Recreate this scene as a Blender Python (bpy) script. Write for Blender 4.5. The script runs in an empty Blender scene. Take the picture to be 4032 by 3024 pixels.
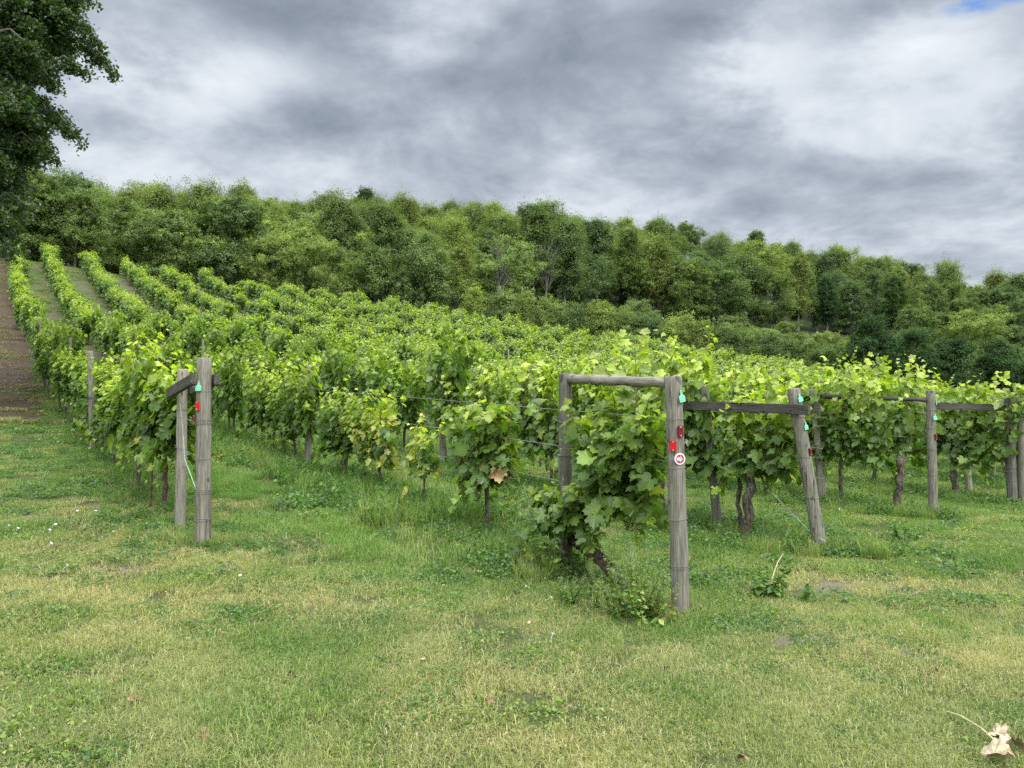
import bpy, bmesh, math, random
import numpy as np
from mathutils import Vector, Matrix, Euler
sc = bpy.context.scene
R = math.radians
PI = math.pi

# ------------------------------------------------------------------ camera
F = 3030.0                       # focal length in photograph pixels (4032 wide)
cam_d = bpy.data.cameras.new('camera'); cam = bpy.data.objects.new('camera', cam_d)
sc.collection.objects.link(cam); sc.camera = cam
cam_d.sensor_width = 36.0; cam_d.lens = 36.0 * F / 4032
cam_d.clip_end = 5000; cam_d.clip_start = 0.05
cam.location = (0, 0, 1.6)
cam.rotation_euler = (R(90 + 0.9), 0, 0)
sc.view_settings.view_transform = 'Standard'; sc.view_settings.look = 'None'
sc.view_settings.gamma = 1; sc.view_settings.use_curve_mapping = False
sc.view_settings.exposure = 0.4
sc.render.engine = 'CYCLES'
sc.cycles.max_bounces = 6; sc.cycles.diffuse_bounces = 3; sc.cycles.transmission_bounces = 4
sc.cycles.glossy_bounces = 2; sc.cycles.transparent_max_bounces = 4
sc.cycles.use_denoising = False
sc.cycles.sample_clamp_indirect = 6

SUN_EL, SUN_AZ = 52.0, 150.0     # azimuth from +Y clockwise
# ------------------------------------------------------------------ world: broken overcast
class NT:
    def __init__(s, tree): s.t = tree; s.n = tree.nodes; s.l = tree.links
    def new(s, typ, **kw):
        n = s.n.new(typ)
        for k, v in kw.items(): setattr(n, k, v)
        return n
    def put(s, sock, v):
        if v is None: return
        if isinstance(v, bpy.types.NodeSocket): s.l.new(v, sock)
        elif isinstance(v, (tuple, list)) and sock.type == 'RGBA' and len(v) == 3: sock.default_value = (*v, 1)
        else: sock.default_value = v
    def m(s, op, a, b=None, c=None, clamp=False):
        n = s.new('ShaderNodeMath', operation=op); n.use_clamp = clamp
        s.put(n.inputs[0], a); s.put(n.inputs[1], b); s.put(n.inputs[2], c)
        return n.outputs[0]
    def v(s, op, a, b=None):
        n = s.new('ShaderNodeVectorMath', operation=op)
        s.put(n.inputs[0], a)
        if b is not None:
            if op == 'SCALE': s.put(n.inputs[3], b)
            else: s.put(n.inputs[1], b)
        return n.outputs['Value'] if op in ('LENGTH', 'DOT_PRODUCT') else n.outputs[0]
    def mix(s, f, a, b, blend='MIX'):
        n = s.new('ShaderNodeMix', data_type='RGBA', blend_type=blend)
        s.put(n.inputs[0], f); s.put(n.inputs[6], a); s.put(n.inputs[7], b)
        return n.outputs[2]
    def noise(s, vec, scale, detail=3, rough=0.55, dist=0.0, dim='3D', w=None, col=False):
        n = s.new('ShaderNodeTexNoise', noise_dimensions=dim)
        s.put(n.inputs['Vector'], vec); n.inputs['Scale'].default_value = scale
        n.inputs['Detail'].default_value = detail; n.inputs['Roughness'].default_value = rough
        n.inputs['Distortion'].default_value = dist
        return n.outputs['Color' if col else 'Fac']
    def ramp(s, f, stops, interp='LINEAR'):
        n = s.new('ShaderNodeValToRGB'); s.put(n.inputs[0], f)
        cr = n.color_ramp; cr.interpolation = interp
        while len(cr.elements) < len(stops): cr.elements.new(0.5)
        for e, (p, c) in zip(cr.elements, stops):
            e.position = p; e.color = (*c, 1) if len(c) == 3 else c
        return n.outputs[0]
    def rng(s, f, a, b, c=0.0, d=1.0, smooth=True):
        n = s.new('ShaderNodeMapRange', interpolation_type='SMOOTHSTEP' if smooth else 'LINEAR')
        s.put(n.inputs[0], f)
        for i, v in enumerate((a, b, c, d)): n.inputs[1 + i].default_value = v
        return n.outputs[0]
    def sep(s, v):
        n = s.new('ShaderNodeSeparateXYZ'); s.put(n.inputs[0], v); return n.outputs
    def comb(s, x, y, z):
        n = s.new('ShaderNodeCombineXYZ')
        for i, q in enumerate((x, y, z)): s.put(n.inputs[i], q)
        return n.outputs[0]

world = bpy.data.worlds.new('World'); sc.world = world; world.use_nodes = True
W = NT(world.node_tree); W.n.clear()
dirv = W.new('ShaderNodeTexCoord').outputs['Generated']
dx, dy, dz = W.sep(dirv)
az = W.m('ARCTAN2', dx, dy)
el = W.m('ARCSINE', dz)
zz = W.m('MAXIMUM', W.m('ADD', dz, 0.30), 0.05)
px_, py_ = W.m('DIVIDE', dx, zz), W.m('DIVIDE', dy, zz)
pv = W.comb(px_, py_, 0.0)
warp = W.noise(pv, 1.1, 3, 0.5, 0, col=True)
pv2 = W.v('ADD', pv, W.v('SCALE', W.v('SUBTRACT', warp, (0.5, 0.5, 0.5)), 0.35))
n1 = W.noise(pv2, 1.5, 6, 0.50)
n2 = W.noise(W.v('ADD', pv2, (7.3, 2.1, 0)), 3.4, 9, 0.60)
n3 = W.noise(W.v('ADD', pv2, (1.3, 9.1, 4)), 9.0, 8, 0.62)
cloud = W.m('ADD', W.m('MULTIPLY', W.m('SUBTRACT', n1, 0.5), 0.6), W.m('MULTIPLY', W.m('SUBTRACT', n2, 0.5), 1.05))
cloud = W.m('ADD', cloud, W.m('MULTIPLY', W.m('SUBTRACT', n3, 0.5), 0.30))
waz = W.m('ADD', az, W.m('MULTIPLY', W.m('SUBTRACT', n2, 0.5), 0.25))
wel = W.m('ADD', el, W.m('MULTIPLY', W.m('SUBTRACT', n1, 0.5), 0.16))
def pxdir(px, py):
    return math.atan((px - 2016) / F), math.atan((1559 - py) / F * math.cos(math.atan((px - 2016) / F)))
# broad bright and dark cloud masses: (px, py, half width, half height, amount)
masses = [(850, 290, 330, 110, 0.42), (1600, 180, 300, 60, 0.18), (3080, 260, 170, 100, 0.26), (3850, 150, 240, 90, 0.20),
          (3350, 470, 420, 80, 0.20), (1250, 110, 430, 170, -0.24), (2250, 300, 480, 230, -0.17), (2830, 130, 220, 120, -0.26),
          (900, 480, 600, 80, -0.14), (3700, 640, 450, 110, -0.16), (600, 620, 600, 60, 0.14), (2600, 640, 600, 90, 0.06),
          (3600, 900, 500, 90, 0.06), (3450, 60, 250, 90, -0.14), (1500, 640, 700, 60, -0.08)]
for (px, py, sx, sy, amt) in masses:
    a0, e0 = pxdir(px, py)
    u = W.m('DIVIDE', W.m('SUBTRACT', waz, a0), sx / F); w_ = W.m('DIVIDE', W.m('SUBTRACT', wel, e0), sy / F)
    g = W.m('EXPONENT', W.m('MULTIPLY', W.m('ADD', W.m('MULTIPLY', u, u), W.m('MULTIPLY', w_, w_)), -0.8))
    cloud = W.m('ADD', cloud, W.m('MULTIPLY', g, amt * 1.05))
ccol = W.ramp(W.m('ADD', cloud, 0.5), [(0.12, (0.18, 0.212, 0.255)), (0.34, (0.28, 0.318, 0.372)), (0.50, (0.40, 0.442, 0.50)),
                                       (0.66, (0.55, 0.59, 0.64)), (0.95, (0.72, 0.755, 0.79))])
sky = W.new('ShaderNodeTexSky', sky_type='NISHITA'); sky.sun_disc = False
sky.sun_elevation = R(SUN_EL); sky.sun_rotation = R(SUN_AZ)
blue = W.v('SCALE', sky.outputs[0], 0.12)
a0, e0 = pxdir(3985, 25)
u = W.m('DIVIDE', W.m('SUBTRACT', waz, a0), 0.042); w_ = W.m('DIVIDE', W.m('SUBTRACT', wel, e0), 0.017)
hole = W.m('EXPONENT', W.m('MULTIPLY', W.m('ADD', W.m('MULTIPLY', u, u), W.m('MULTIPLY', w_, w_)), -1.0))
hole = W.m('MULTIPLY', W.rng(hole, 0.12, 0.6), 0.9)
col = W.mix(hole, ccol, (0.12, 0.27, 0.60))
# overcast dome boosted out of view, overhead and sunward, to light the ground
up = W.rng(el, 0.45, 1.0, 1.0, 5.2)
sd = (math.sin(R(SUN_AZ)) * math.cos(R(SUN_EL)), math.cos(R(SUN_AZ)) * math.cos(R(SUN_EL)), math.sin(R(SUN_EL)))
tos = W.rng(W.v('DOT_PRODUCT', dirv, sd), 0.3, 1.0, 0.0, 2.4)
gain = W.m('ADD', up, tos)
bg = W.new('ShaderNodeBackground')
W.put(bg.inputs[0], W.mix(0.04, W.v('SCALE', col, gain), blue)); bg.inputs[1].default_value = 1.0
W.l.new(bg.outputs[0], W.new('ShaderNodeOutputWorld').inputs[0])

sun_d = bpy.data.lights.new('sun', 'SUN'); sun_d.energy = 1.5; sun_d.angle = R(14); sun_d.color = (1, 0.96, 0.88)
sun = bpy.data.objects.new('sun', sun_d); sc.collection.objects.link(sun)
sun.rotation_euler = Vector((-sd[0], -sd[1], -sd[2])).to_track_quat('-Z', 'Y').to_euler()

# ------------------------------------------------------------------ terrain
RS = -0.676                                     # rows run along (RS, 1)
AK = [-60, 0, 7, 14, 26, 42, 51, 74]
AV = [0.0, 0.0, 0.02, 0.12, 0.5, 1.95, 3.2, 7.3]
BV = [0.02, 0.035, 0.05, 0.06, 0.085, 0.112, 0.128, 0.155]
TK = [-1.2, -.65, 0, .33, .55, .7, 1.3]
ZK = [74, 100, 140, 170, 200, 260, 400, 1500]
HT = np.array([[15.1, 13.3, 5.8, 2.0, -.5, -2.2, -3.5], [17, 15.5, 8.6, 3.2, 0.0, -2.0, -3], [26, 24, 18.5, 10, 6, 2, 1],
               [32, 31, 28, 17, 11.5, 6, 4], [37, 38, 36, 26.5, 20.5, 11, 7], [38, 40, 37, 28, 21, 20, 18],
               [35, 36, 36, 28, 26, 32, 32], [30, 30, 30, 30, 30, 30, 30]]) + 1.6
def ground_z(x, y):
    x = np.asarray(x, float); y = np.asarray(y, float)
    xs = np.clip(x, -70, 60)
    b = np.interp(y, AK, BV)
    right = np.clip((40 - y) / 25, 0, 1)
    b = np.where(xs > 0, b * (1 - 0.45 * right), b)
    near = np.interp(y, AK, AV) - b * xs
    t = np.clip(x / np.maximum(y, 30), -1.2, 1.3)
    ti = np.clip(np.searchsorted(TK, t, side='right') - 1, 0, len(TK) - 2)
    tf = (t - np.array(TK)[ti]) / (np.array(TK)[ti + 1] - np.array(TK)[ti])
    yy = np.clip(y, 74, 1500)
    zi = np.clip(np.searchsorted(ZK, yy, side='right') - 1, 0, len(ZK) - 2)
    zf = (yy - np.array(ZK)[zi]) / (np.array(ZK)[zi + 1] - np.array(ZK)[zi])
    far = (HT[zi, ti] * (1 - tf) + HT[zi, ti + 1] * tf) * (1 - zf) + (HT[zi + 1, ti] * (1 - tf) + HT[zi + 1, ti + 1] * tf) * zf
    s = np.clip((y - 70) / 8, 0, 1)
    bump = 0.018 * np.sin(x * 2.1 + 1.3 * np.sin(y * 1.1)) * np.cos(y * 1.7 + 0.8) + 0.03 * np.sin(x * 0.6 + y * 0.43)
    return near * (1 - s) + far * s + bump * np.clip((90 - y) / 40, 0, 1)
def gz(x, y): return float(ground_z(x, y))
def at(px, y): return (px - 2016) / F * y

# ------------------------------------------------------------------ mesh helpers
def link(o, parent=None):
    sc.collection.objects.link(o)
    if parent is not None: o.parent = parent
    return o
def mesh_np(name, V, faces, mats, smooth=False, tint=None, mi=None):
    """faces: list of int arrays (n,k)"""
    V = np.asarray(V, np.float32); me = bpy.data.meshes.new(name)
    me.vertices.add(len(V)); me.vertices.foreach_set('co', V.ravel())
    loops = np.concatenate([f.ravel() for f in faces]).astype(np.int32)
    sizes = np.concatenate([np.full(len(f), f.shape[1]) for f in faces]).astype(np.int32)
    starts = np.concatenate([[0], np.cumsum(sizes)[:-1]]).astype(np.int32)
    me.loops.add(len(loops)); me.loops.foreach_set('vertex_index', loops)
    me.polygons.add(len(sizes)); me.polygons.foreach_set('loop_start', starts)
    try: me.polygons.foreach_set('loop_total', sizes)
    except Exception: pass
    if mi is not None: me.polygons.foreach_set('material_index', mi.astype(np.int32))
    me.update(calc_edges=True)
    me.polygons.foreach_set('use_smooth', np.full(len(sizes), smooth))
    if tint is not None:
        a = me.color_attributes.new('tint', 'FLOAT_COLOR', 'POINT')
        c = np.ones((len(V), 4), np.float32); c[:, :3] = tint
        a.data.foreach_set('color', c.ravel())
    for m in (mats if isinstance(mats, (list, tuple)) else [mats]):
        if m is not None: me.materials.append(m)
    me.update()
    return me
class MB:
    """collects simple solids into one mesh"""
    def __init__(s): s.V = []; s.F = {}; s.n = 0
    def add(s, V, F):
        V = np.asarray(V, float); s.V.append(V)
        for f in F: s.F.setdefault(len(f), []).append([i + s.n for i in f])
        s.n += len(V); return s
    def box(s, c, size, rot=None, bev=0.0):
        bm = bmesh.new(); bmesh.ops.create_cube(bm, size=1)
        bmesh.ops.scale(bm, vec=size, verts=bm.verts)
        if bev: bmesh.ops.bevel(bm, geom=list(bm.edges), offset=bev, segments=2, affect='EDGES')
        M = Matrix.Translation(c) @ (rot.to_4x4() if rot is not None else Matrix())
        bm.verts.ensure_lookup_table(); bm.verts.index_update()
        s.add([M @ v.co for v in bm.verts], [[v.index for v in f.verts] for f in bm.faces]); bm.free(); return s
    def tube(s, pts, rad, n=8, cap=True, wob=0.0, seed=0):
        rg = random.Random(seed); pts = [Vector(p) for p in pts]
        rad = [rad] * len(pts) if isinstance(rad, (int, float)) else rad
        V = []; up = None
        for i, p in enumerate(pts):
            d = (pts[min(i + 1, len(pts) - 1)] - pts[max(i - 1, 0)]).normalized()
            if up is None: up = Vector((1, 0, 0)) if abs(d.x) < 0.8 else Vector((0, 1, 0))
            a = (up - d * up.dot(d)).normalized(); b = d.cross(a); up = a
            for k in range(n):
                r = rad[i] * (1 + wob * rg.uniform(-1, 1)); th = 2 * PI * k / n
                V.append(p + a * math.cos(th) * r + b * math.sin(th) * r)
        Fs = [[i * n + k, i * n + (k + 1) % n, (i + 1) * n + (k + 1) % n, (i + 1) * n + k] for i in range(len(pts) - 1) for k in range(n)]
        if cap: Fs += [list(range(n))[::-1], [(len(pts) - 1) * n + k for k in range(n)]]
        return s.add(V, Fs)
    def ring(s, c, rad, thick, axis=Vector((0, 0, 1)), n=24, tilt=0.0, seed=0):
        rg = random.Random(seed); q = axis.to_track_quat('Z', 'Y'); pts = []
        ph = rg.uniform(0, 6)
        for k in range(n + 1):
            t = 2 * PI * k / n
            pts.append(Vector(c) + q @ Vector((math.cos(t) * rad, math.sin(t) * rad, tilt * math.sin(t + ph))))
        return s.tube(pts, thick, 5, cap=False)
    def mesh(s, name, mat, smooth=False):
        return mesh_np(name, np.concatenate(s.V), [np.array(v) for v in s.F.values()], mat, smooth)
    def obj(s, name, mat, parent=None, smooth=False):
        return link(bpy.data.objects.new(name, s.mesh(name, mat, smooth)), parent)
def tag(o, label, cat, group=None, kind=None):
    o['label'] = label; o['category'] = cat
    if group: o['group'] = group
    if kind: o['kind'] = kind
    return o
def empty(name, loc, rz=0.0):
    o = bpy.data.objects.new(name, None); sc.collection.objects.link(o)
    o.location = loc; o.rotation_euler = (0, 0, rz); o.empty_display_size = 0.1; return o
def copy_tree(o, parent=None, kids=None):
    c = o.copy(); sc.collection.objects.link(c)
    if parent is not None: c.parent = parent
    for ch in (KIDS.get(o.name, []) if kids is None else kids): copy_tree(ch, c)
    return c
KIDS = {}
def reg(o):
    """remember children so that copying does not search the whole file"""
    KIDS[o.name] = list(o.children)
    for c in o.children: reg(c)
    return o

def rand_frames(N, T, spin):
    """N: (n,3) normals, T: (n,3) wanted tip directions -> rotation matrices with columns X,Y(tip),Z(normal)"""
    N = N / np.linalg.norm(N, axis=1, keepdims=True)
    T = T - N * np.sum(N * T, 1, keepdims=True)
    T = T / (np.linalg.norm(T, axis=1, keepdims=True) + 1e-9)
    X = np.cross(T, N)
    return np.stack([X, T, N], axis=2)
def leaf_cloud(P, N, T, size, tmpl, rng, bend=0.25, fold=0.25):
    """instances a leaf template (verts (k,2), faces) at points; returns V, F(list)"""
    tv, tf = tmpl
    n, k = len(P), len(tv)
    Rm = rand_frames(N, T, 0)
    x = tv[None, :, 0] * np.ones((n, 1)); y = tv[None, :, 1] * np.ones((n, 1))
    r2 = x * x + (y - 0.4) ** 2
    bz = rng.normal(bend, bend * 0.8, (n, 1)); fz = rng.normal(fold, fold * 0.8, (n, 1))
    z = -bz * r2 + fz * np.abs(x) + 0.10 * rng.normal(0, 1, (n, 1)) * np.sin(5 * x + 3 * y + rng.uniform(0, 6, (n, 1)))
    L = np.stack([x, y, z], axis=2) * size[:, None, None]
    V = np.einsum('nij,nkj->nki', Rm, L) + P[:, None, :]
    off = (np.arange(n) * k)[:, None, None]
    Fs = [(np.array(f)[None] + off).reshape(-1, np.array(f).shape[1]) for f in tf]
    return V.reshape(-1, 3), Fs
def grape_leaf(detail):
    if detail == 2:
        half = [(0, 1.0), (14, .80), (24, .84), (33, .66), (42, .62), (54, .88), (64, .80), (74, .86), (86, .62), (98, .56), (112, .72), (126, .64), (142, .62), (160, .50), (174, .22)]
    elif detail == 1:
        half = [(0, 1.0), (26, .76), (42, .60), (60, .90), (88, .58), (118, .70), (150, .56), (176, .2)]
    else:
        half = [(0, 1.0), (55, .82), (100, .62), (150, .5)]
    pts = [(math.sin(R(a)) * r, math.cos(R(a)) * r) for a, r in half]
    pts = pts + [(-x, y) for x, y in reversed(pts[1:])]
    v = [(0, 0.0)] + pts; n = len(pts)
    v = np.array(v) * 0.62; v[:, 1] += 0.12
    if detail == 0: return v[1:], [np.array([[0, 1, 2, 3, 4, 5, 6][:n]])]
    return v, [np.array([[0, 1 + (i + 1) % n, 1 + i] for i in range(n)])]
GL2, GL1, GL0 = grape_leaf(2), grape_leaf(1), grape_leaf(0)
RH = (np.array([(0, -.5), (.36, 0), (0, .5), (-.36, 0)]), [np.array([[0, 1, 2], [0, 2, 3]])])          # small pointed leaf
OV = (np.array([(0, 0), (.26, .25), (.3, .55), (0, 1.0), (-.3, .55), (-.26, .25)]), [np.array([[0, 1, 2, 3], [0, 3, 4, 5]])])

# ------------------------------------------------------------------ materials
def mat(name):
    m = bpy.data.materials.new(name); m.use_nodes = True
    t = NT(m.node_tree); t.n.clear(); return m, t
def finish(t, shader, bump=None):
    o = t.new('ShaderNodeOutputMaterial'); t.l.new(shader, o.inputs[0])
def principled(t, col, rough=0.8, spec=0.3, bump=None, bstr=0.3, bdist=0.02, metal=0.0):
    p = t.new('ShaderNodeBsdfPrincipled'); t.put(p.inputs['Base Color'], col); t.put(p.inputs['Roughness'], rough)
    p.inputs['Specular IOR Level'].default_value = spec; p.inputs['Metallic'].default_value = metal
    if bump is not None:
        b = t.new('ShaderNodeBump'); t.put(b.inputs['Height'], bump); b.inputs['Strength'].default_value = bstr
        b.inputs['Distance'].default_value = bdist; t.l.new(b.outputs[0], p.inputs['Normal'])
    return p.outputs[0]
def leaf_mat(name, trans=0.35, tcol=(0.75, 1.0, 0.22), rough=0.5, spec=0.35, objvar=0.0, gain=1.0, vein=False, isl=.4):
    m, t = mat(name)
    a = t.new('ShaderNodeAttribute', attribute_name='tint').outputs['Color']
    geo = t.new('ShaderNodeNewGeometry')
    rnd = geo.outputs['Random Per Island']
    c = t.mix(1.0, a, t.ramp(rnd, [(0, ((1 - isl) * gain,) * 3), (1, ((1 + isl) * gain,) * 3)]), 'MULTIPLY')
    if objvar:
        oi = t.new('ShaderNodeObjectInfo')
        c = t.mix(1.0, c, t.ramp(oi.outputs['Random'], [(0, (1 - objvar, 1 - objvar * .8, 1)), (.35, (1, 1, 1)), (.6, (1 + objvar * .55, 1 + objvar * .2, .8)),
                                                        (.8, (1 - objvar * .5, 1 - objvar * .45, 1 - objvar * .2)), (1, (1 + objvar, 1 + objvar * .6, .9))]), 'MULTIPLY')
    tc = t.new('ShaderNodeTexCoord').outputs['Object']
    c = t.mix(0.35, c, t.mix(1.0, c, t.ramp(t.noise(tc, 9.0, 2), [(0.3, (.6, .65, .6)), (.7, (1.35, 1.3, 1.2))]), 'MULTIPLY'))
    back = geo.outputs['Backfacing']
    c2 = t.mix(back, c, t.mix(0.22, c, (.22, .30, .15)))       # the underside is paler and duller
    p = principled(t, c2, rough, spec)
    tr = t.new('ShaderNodeBsdfTranslucent'); t.put(tr.inputs[0], t.mix(1.0, c, tuple(x * 2.2 for x in tcol), 'MULTIPLY'))
    mx = t.new('ShaderNodeMixShader'); mx.inputs[0].default_value = trans
    t.l.new(p, mx.inputs[1]); t.l.new(tr.outputs[0], mx.inputs[2]); finish(t, mx.outputs[0])
    return m
M_vine = leaf_mat('vine_leaf', 0.35, (.84, .98, .22), .36, .42)
M_tree = leaf_mat('tree_leaf', 0.25, (.85, .95, .35), .75, .2, objvar=0.16, isl=.14)
M_bigtree = leaf_mat('pear_leaf', 0.25, rough=0.38, spec=0.5)
M_weed = leaf_mat('weed_leaf', 0.35)
def grass_mat():
    m, t = mat('grass_blade')
    a = t.new('ShaderNodeAttribute', attribute_name='tint').outputs['Color']
    geo = t.new('ShaderNodeNewGeometry'); pos = geo.outputs['Position']
    rnd = geo.outputs['Random Per Island']
    dry = t.m('ADD', t.m('MULTIPLY', t.noise(pos, 0.9, 3, 0.6), 1.0), t.m('MULTIPLY', t.noise(pos, 4.0, 2, 0.6), 0.45))
    dry = t.rng(t.m('ADD', dry, t.m('MULTIPLY', rnd, 0.35)), 0.66, 1.06)
    c = t.mix(t.m('MULTIPLY', dry, t.rng(t.sep(pos)[1], 5, 9, .60, .36)), a, (0.44, 0.41, 0.20))
    c = t.mix(1.0, c, t.ramp(t.m('FRACT', t.m('MULTIPLY', rnd, 7.3)), [(0, (.7, .74, .7)), (1, (1.3, 1.26, 1.2))]), 'MULTIPLY')
    c = t.mix(1.0, c, t.ramp(t.noise(pos, 0.45, 3), [(.35, (.82, .9, .85)), (.65, (1.18, 1.1, 1.1))]), 'MULTIPLY')
    p = principled(t, c, 0.55, 0.3)
    tr = t.new('ShaderNodeBsdfTranslucent'); t.put(tr.inputs[0], t.mix(1.0, c, (1.4, 1.6, .8), 'MULTIPLY'))
    mx = t.new('ShaderNodeMixShader'); mx.inputs[0].default_value = 0.35
    t.l.new(p, mx.inputs[1]); t.l.new(tr.outputs[0], mx.inputs[2]); finish(t, mx.outputs[0]); return m
M_grass = grass_mat()
def wood_mat(name, c0, c1, dark, along='Z', scale=1.0, crack=True):
    m, t = mat(name); tc = t.new('ShaderNodeTexCoord').outputs['Object']
    st = {'Z': (1, 1, .06), 'X': (.06, 1, 1)}[along]
    v = t.v('MULTIPLY', tc, tuple(a * scale for a in st))
    g1 = t.noise(v, 85, 6, 0.7, 0.3); g2 = t.noise(v, 24, 4, 0.6, 0.6)
    c = t.mix(t.rng(g1, .36, .66), c0, c1)
    c = t.mix(t.m('MULTIPLY', t.rng(g2, .5, .75), .45), c, dark)
    c = t.mix(t.m('MULTIPLY', t.rng(t.noise(tc, 3.2, 3), .5, .75), .35), c, tuple(x * 1.35 for x in c1))
    h = g1
    kn = t.noise(t.v('MULTIPLY', tc, (1, 1, .7)), 13, 1, .3); c = t.mix(t.m('MULTIPLY', t.rng(kn, .70, .76), .8), c, dark)
    if crack:
        cr = t.m('ABSOLUTE', t.m('SUBTRACT', t.noise(t.v('MULTIPLY', v, (1, 1, .5) if along == 'Z' else (.5, 1, 1)), 16, 2, .4, .2), 0.5))
        k = t.rng(cr, 0.0, 0.010, 1.0, 0.0)
        c = t.mix(t.m('MULTIPLY', k, .85), c, tuple(x * .18 for x in dark)); h = t.m('SUBTRACT', g1, t.m('MULTIPLY', k, 1.2))
    finish(t, principled(t, c, .85, .2, h, .7, .006)); return m
M_post = wood_mat('weathered_post_wood', (.145, .13, .10), (.31, .285, .225), (.085, .07, .055))
M_post_dark = wood_mat('dark_post_wood', (.11, .10, .08), (.21, .195, .16), (.05, .045, .04))
M_post_pale = wood_mat('pale_post_wood', (.23, .20, .155), (.38, .34, .27), (.13, .10, .075))
M_plank = wood_mat('dark_plank_wood', (.065, .058, .048), (.13, .12, .10), (.03, .028, .025), 'X')
M_log = wood_mat('grey_log_wood', (.19, .165, .13), (.34, .31, .25), (.08, .06, .05), 'X')
def bark_mat(name, a, b):
    m, t = mat(name); tc = t.new('ShaderNodeTexCoord').outputs['Object']
    n = t.noise(t.v('MULTIPLY', tc, (1, 1, .3)), 38, 5, .7, .8)
    finish(t, principled(t, t.mix(t.rng(n, .35, .68), a, b), .95, .1, n, 1.0, .02)); return m
M_bark = bark_mat('vine_bark', (.045, .034, .027), (.24, .195, .15))
M_tbark = bark_mat('tree_bark', (.10, .09, .075), (.30, .28, .24))
def flat_mat(name, col, rough=.6, spec=.4, metal=0.0, var=.12, scale=30):
    m, t = mat(name); tc = t.new('ShaderNodeTexCoord').outputs['Object']
    n = t.noise(tc, scale, 3)
    c = t.mix(t.rng(n, .35, .65), tuple(x * (1 - var) for x in col), tuple(min(1, x * (1 + var)) for x in col))
    finish(t, principled(t, c, rough, spec, n, .08, .002, metal)); return m
M_red = flat_mat('red_reflector_plastic', (.62, .012, .014), .22, .6, var=.25, scale=90)
M_darkred = flat_mat('dark_red_reflector_plastic', (.17, .004, .012), .25, .6, var=.3, scale=90)
M_tag = flat_mat('mint_green_plastic', (.24, .70, .45), .5, .4, var=.06)
M_ink = flat_mat('faded_green_ink', (.08, .48, .25), .7, .2)
M_white = flat_mat('white_painted_plastic', (.8, .79, .75), .35, .5, var=.05)
M_crimson = flat_mat('crimson_paint', (.50, .018, .05), .4, .5, var=.1)
M_arrow = flat_mat('pale_grey_paint', (.50, .55, .53), .3, .5, var=.2, scale=25)
M_screw = flat_mat('zinc_screw', (.55, .53, .50), .4, .5, .6)
M_wire = flat_mat('galvanised_wire', (.36, .35, .31), .45, .5, .6)
M_rope = flat_mat('pale_green_rope', (.30, .42, .34), .8, .2, var=.3, scale=200)
M_stem = flat_mat('green_stem', (.11, .15, .04), .6, .3, var=.3)
M_cane = flat_mat('brown_cane', (.13, .075, .035), .7, .3, var=.4)
M_grape = flat_mat('green_grape_skin', (.22, .29, .07), .35, .5, var=.3, scale=60)
M_petal = flat_mat('white_petal', (.82, .82, .80), .6, .3, var=.04)
M_drybrown = flat_mat('dry_brown_leaf', (.24, .15, .08), .8, .2, var=.45, scale=25)
M_drytan = flat_mat('dry_tan_leaf', (.50, .40, .26), .8, .2, var=.35, scale=22)
M_straw = flat_mat('straw_stalk', (.45, .42, .20), .7, .2, var=.2)

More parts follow.
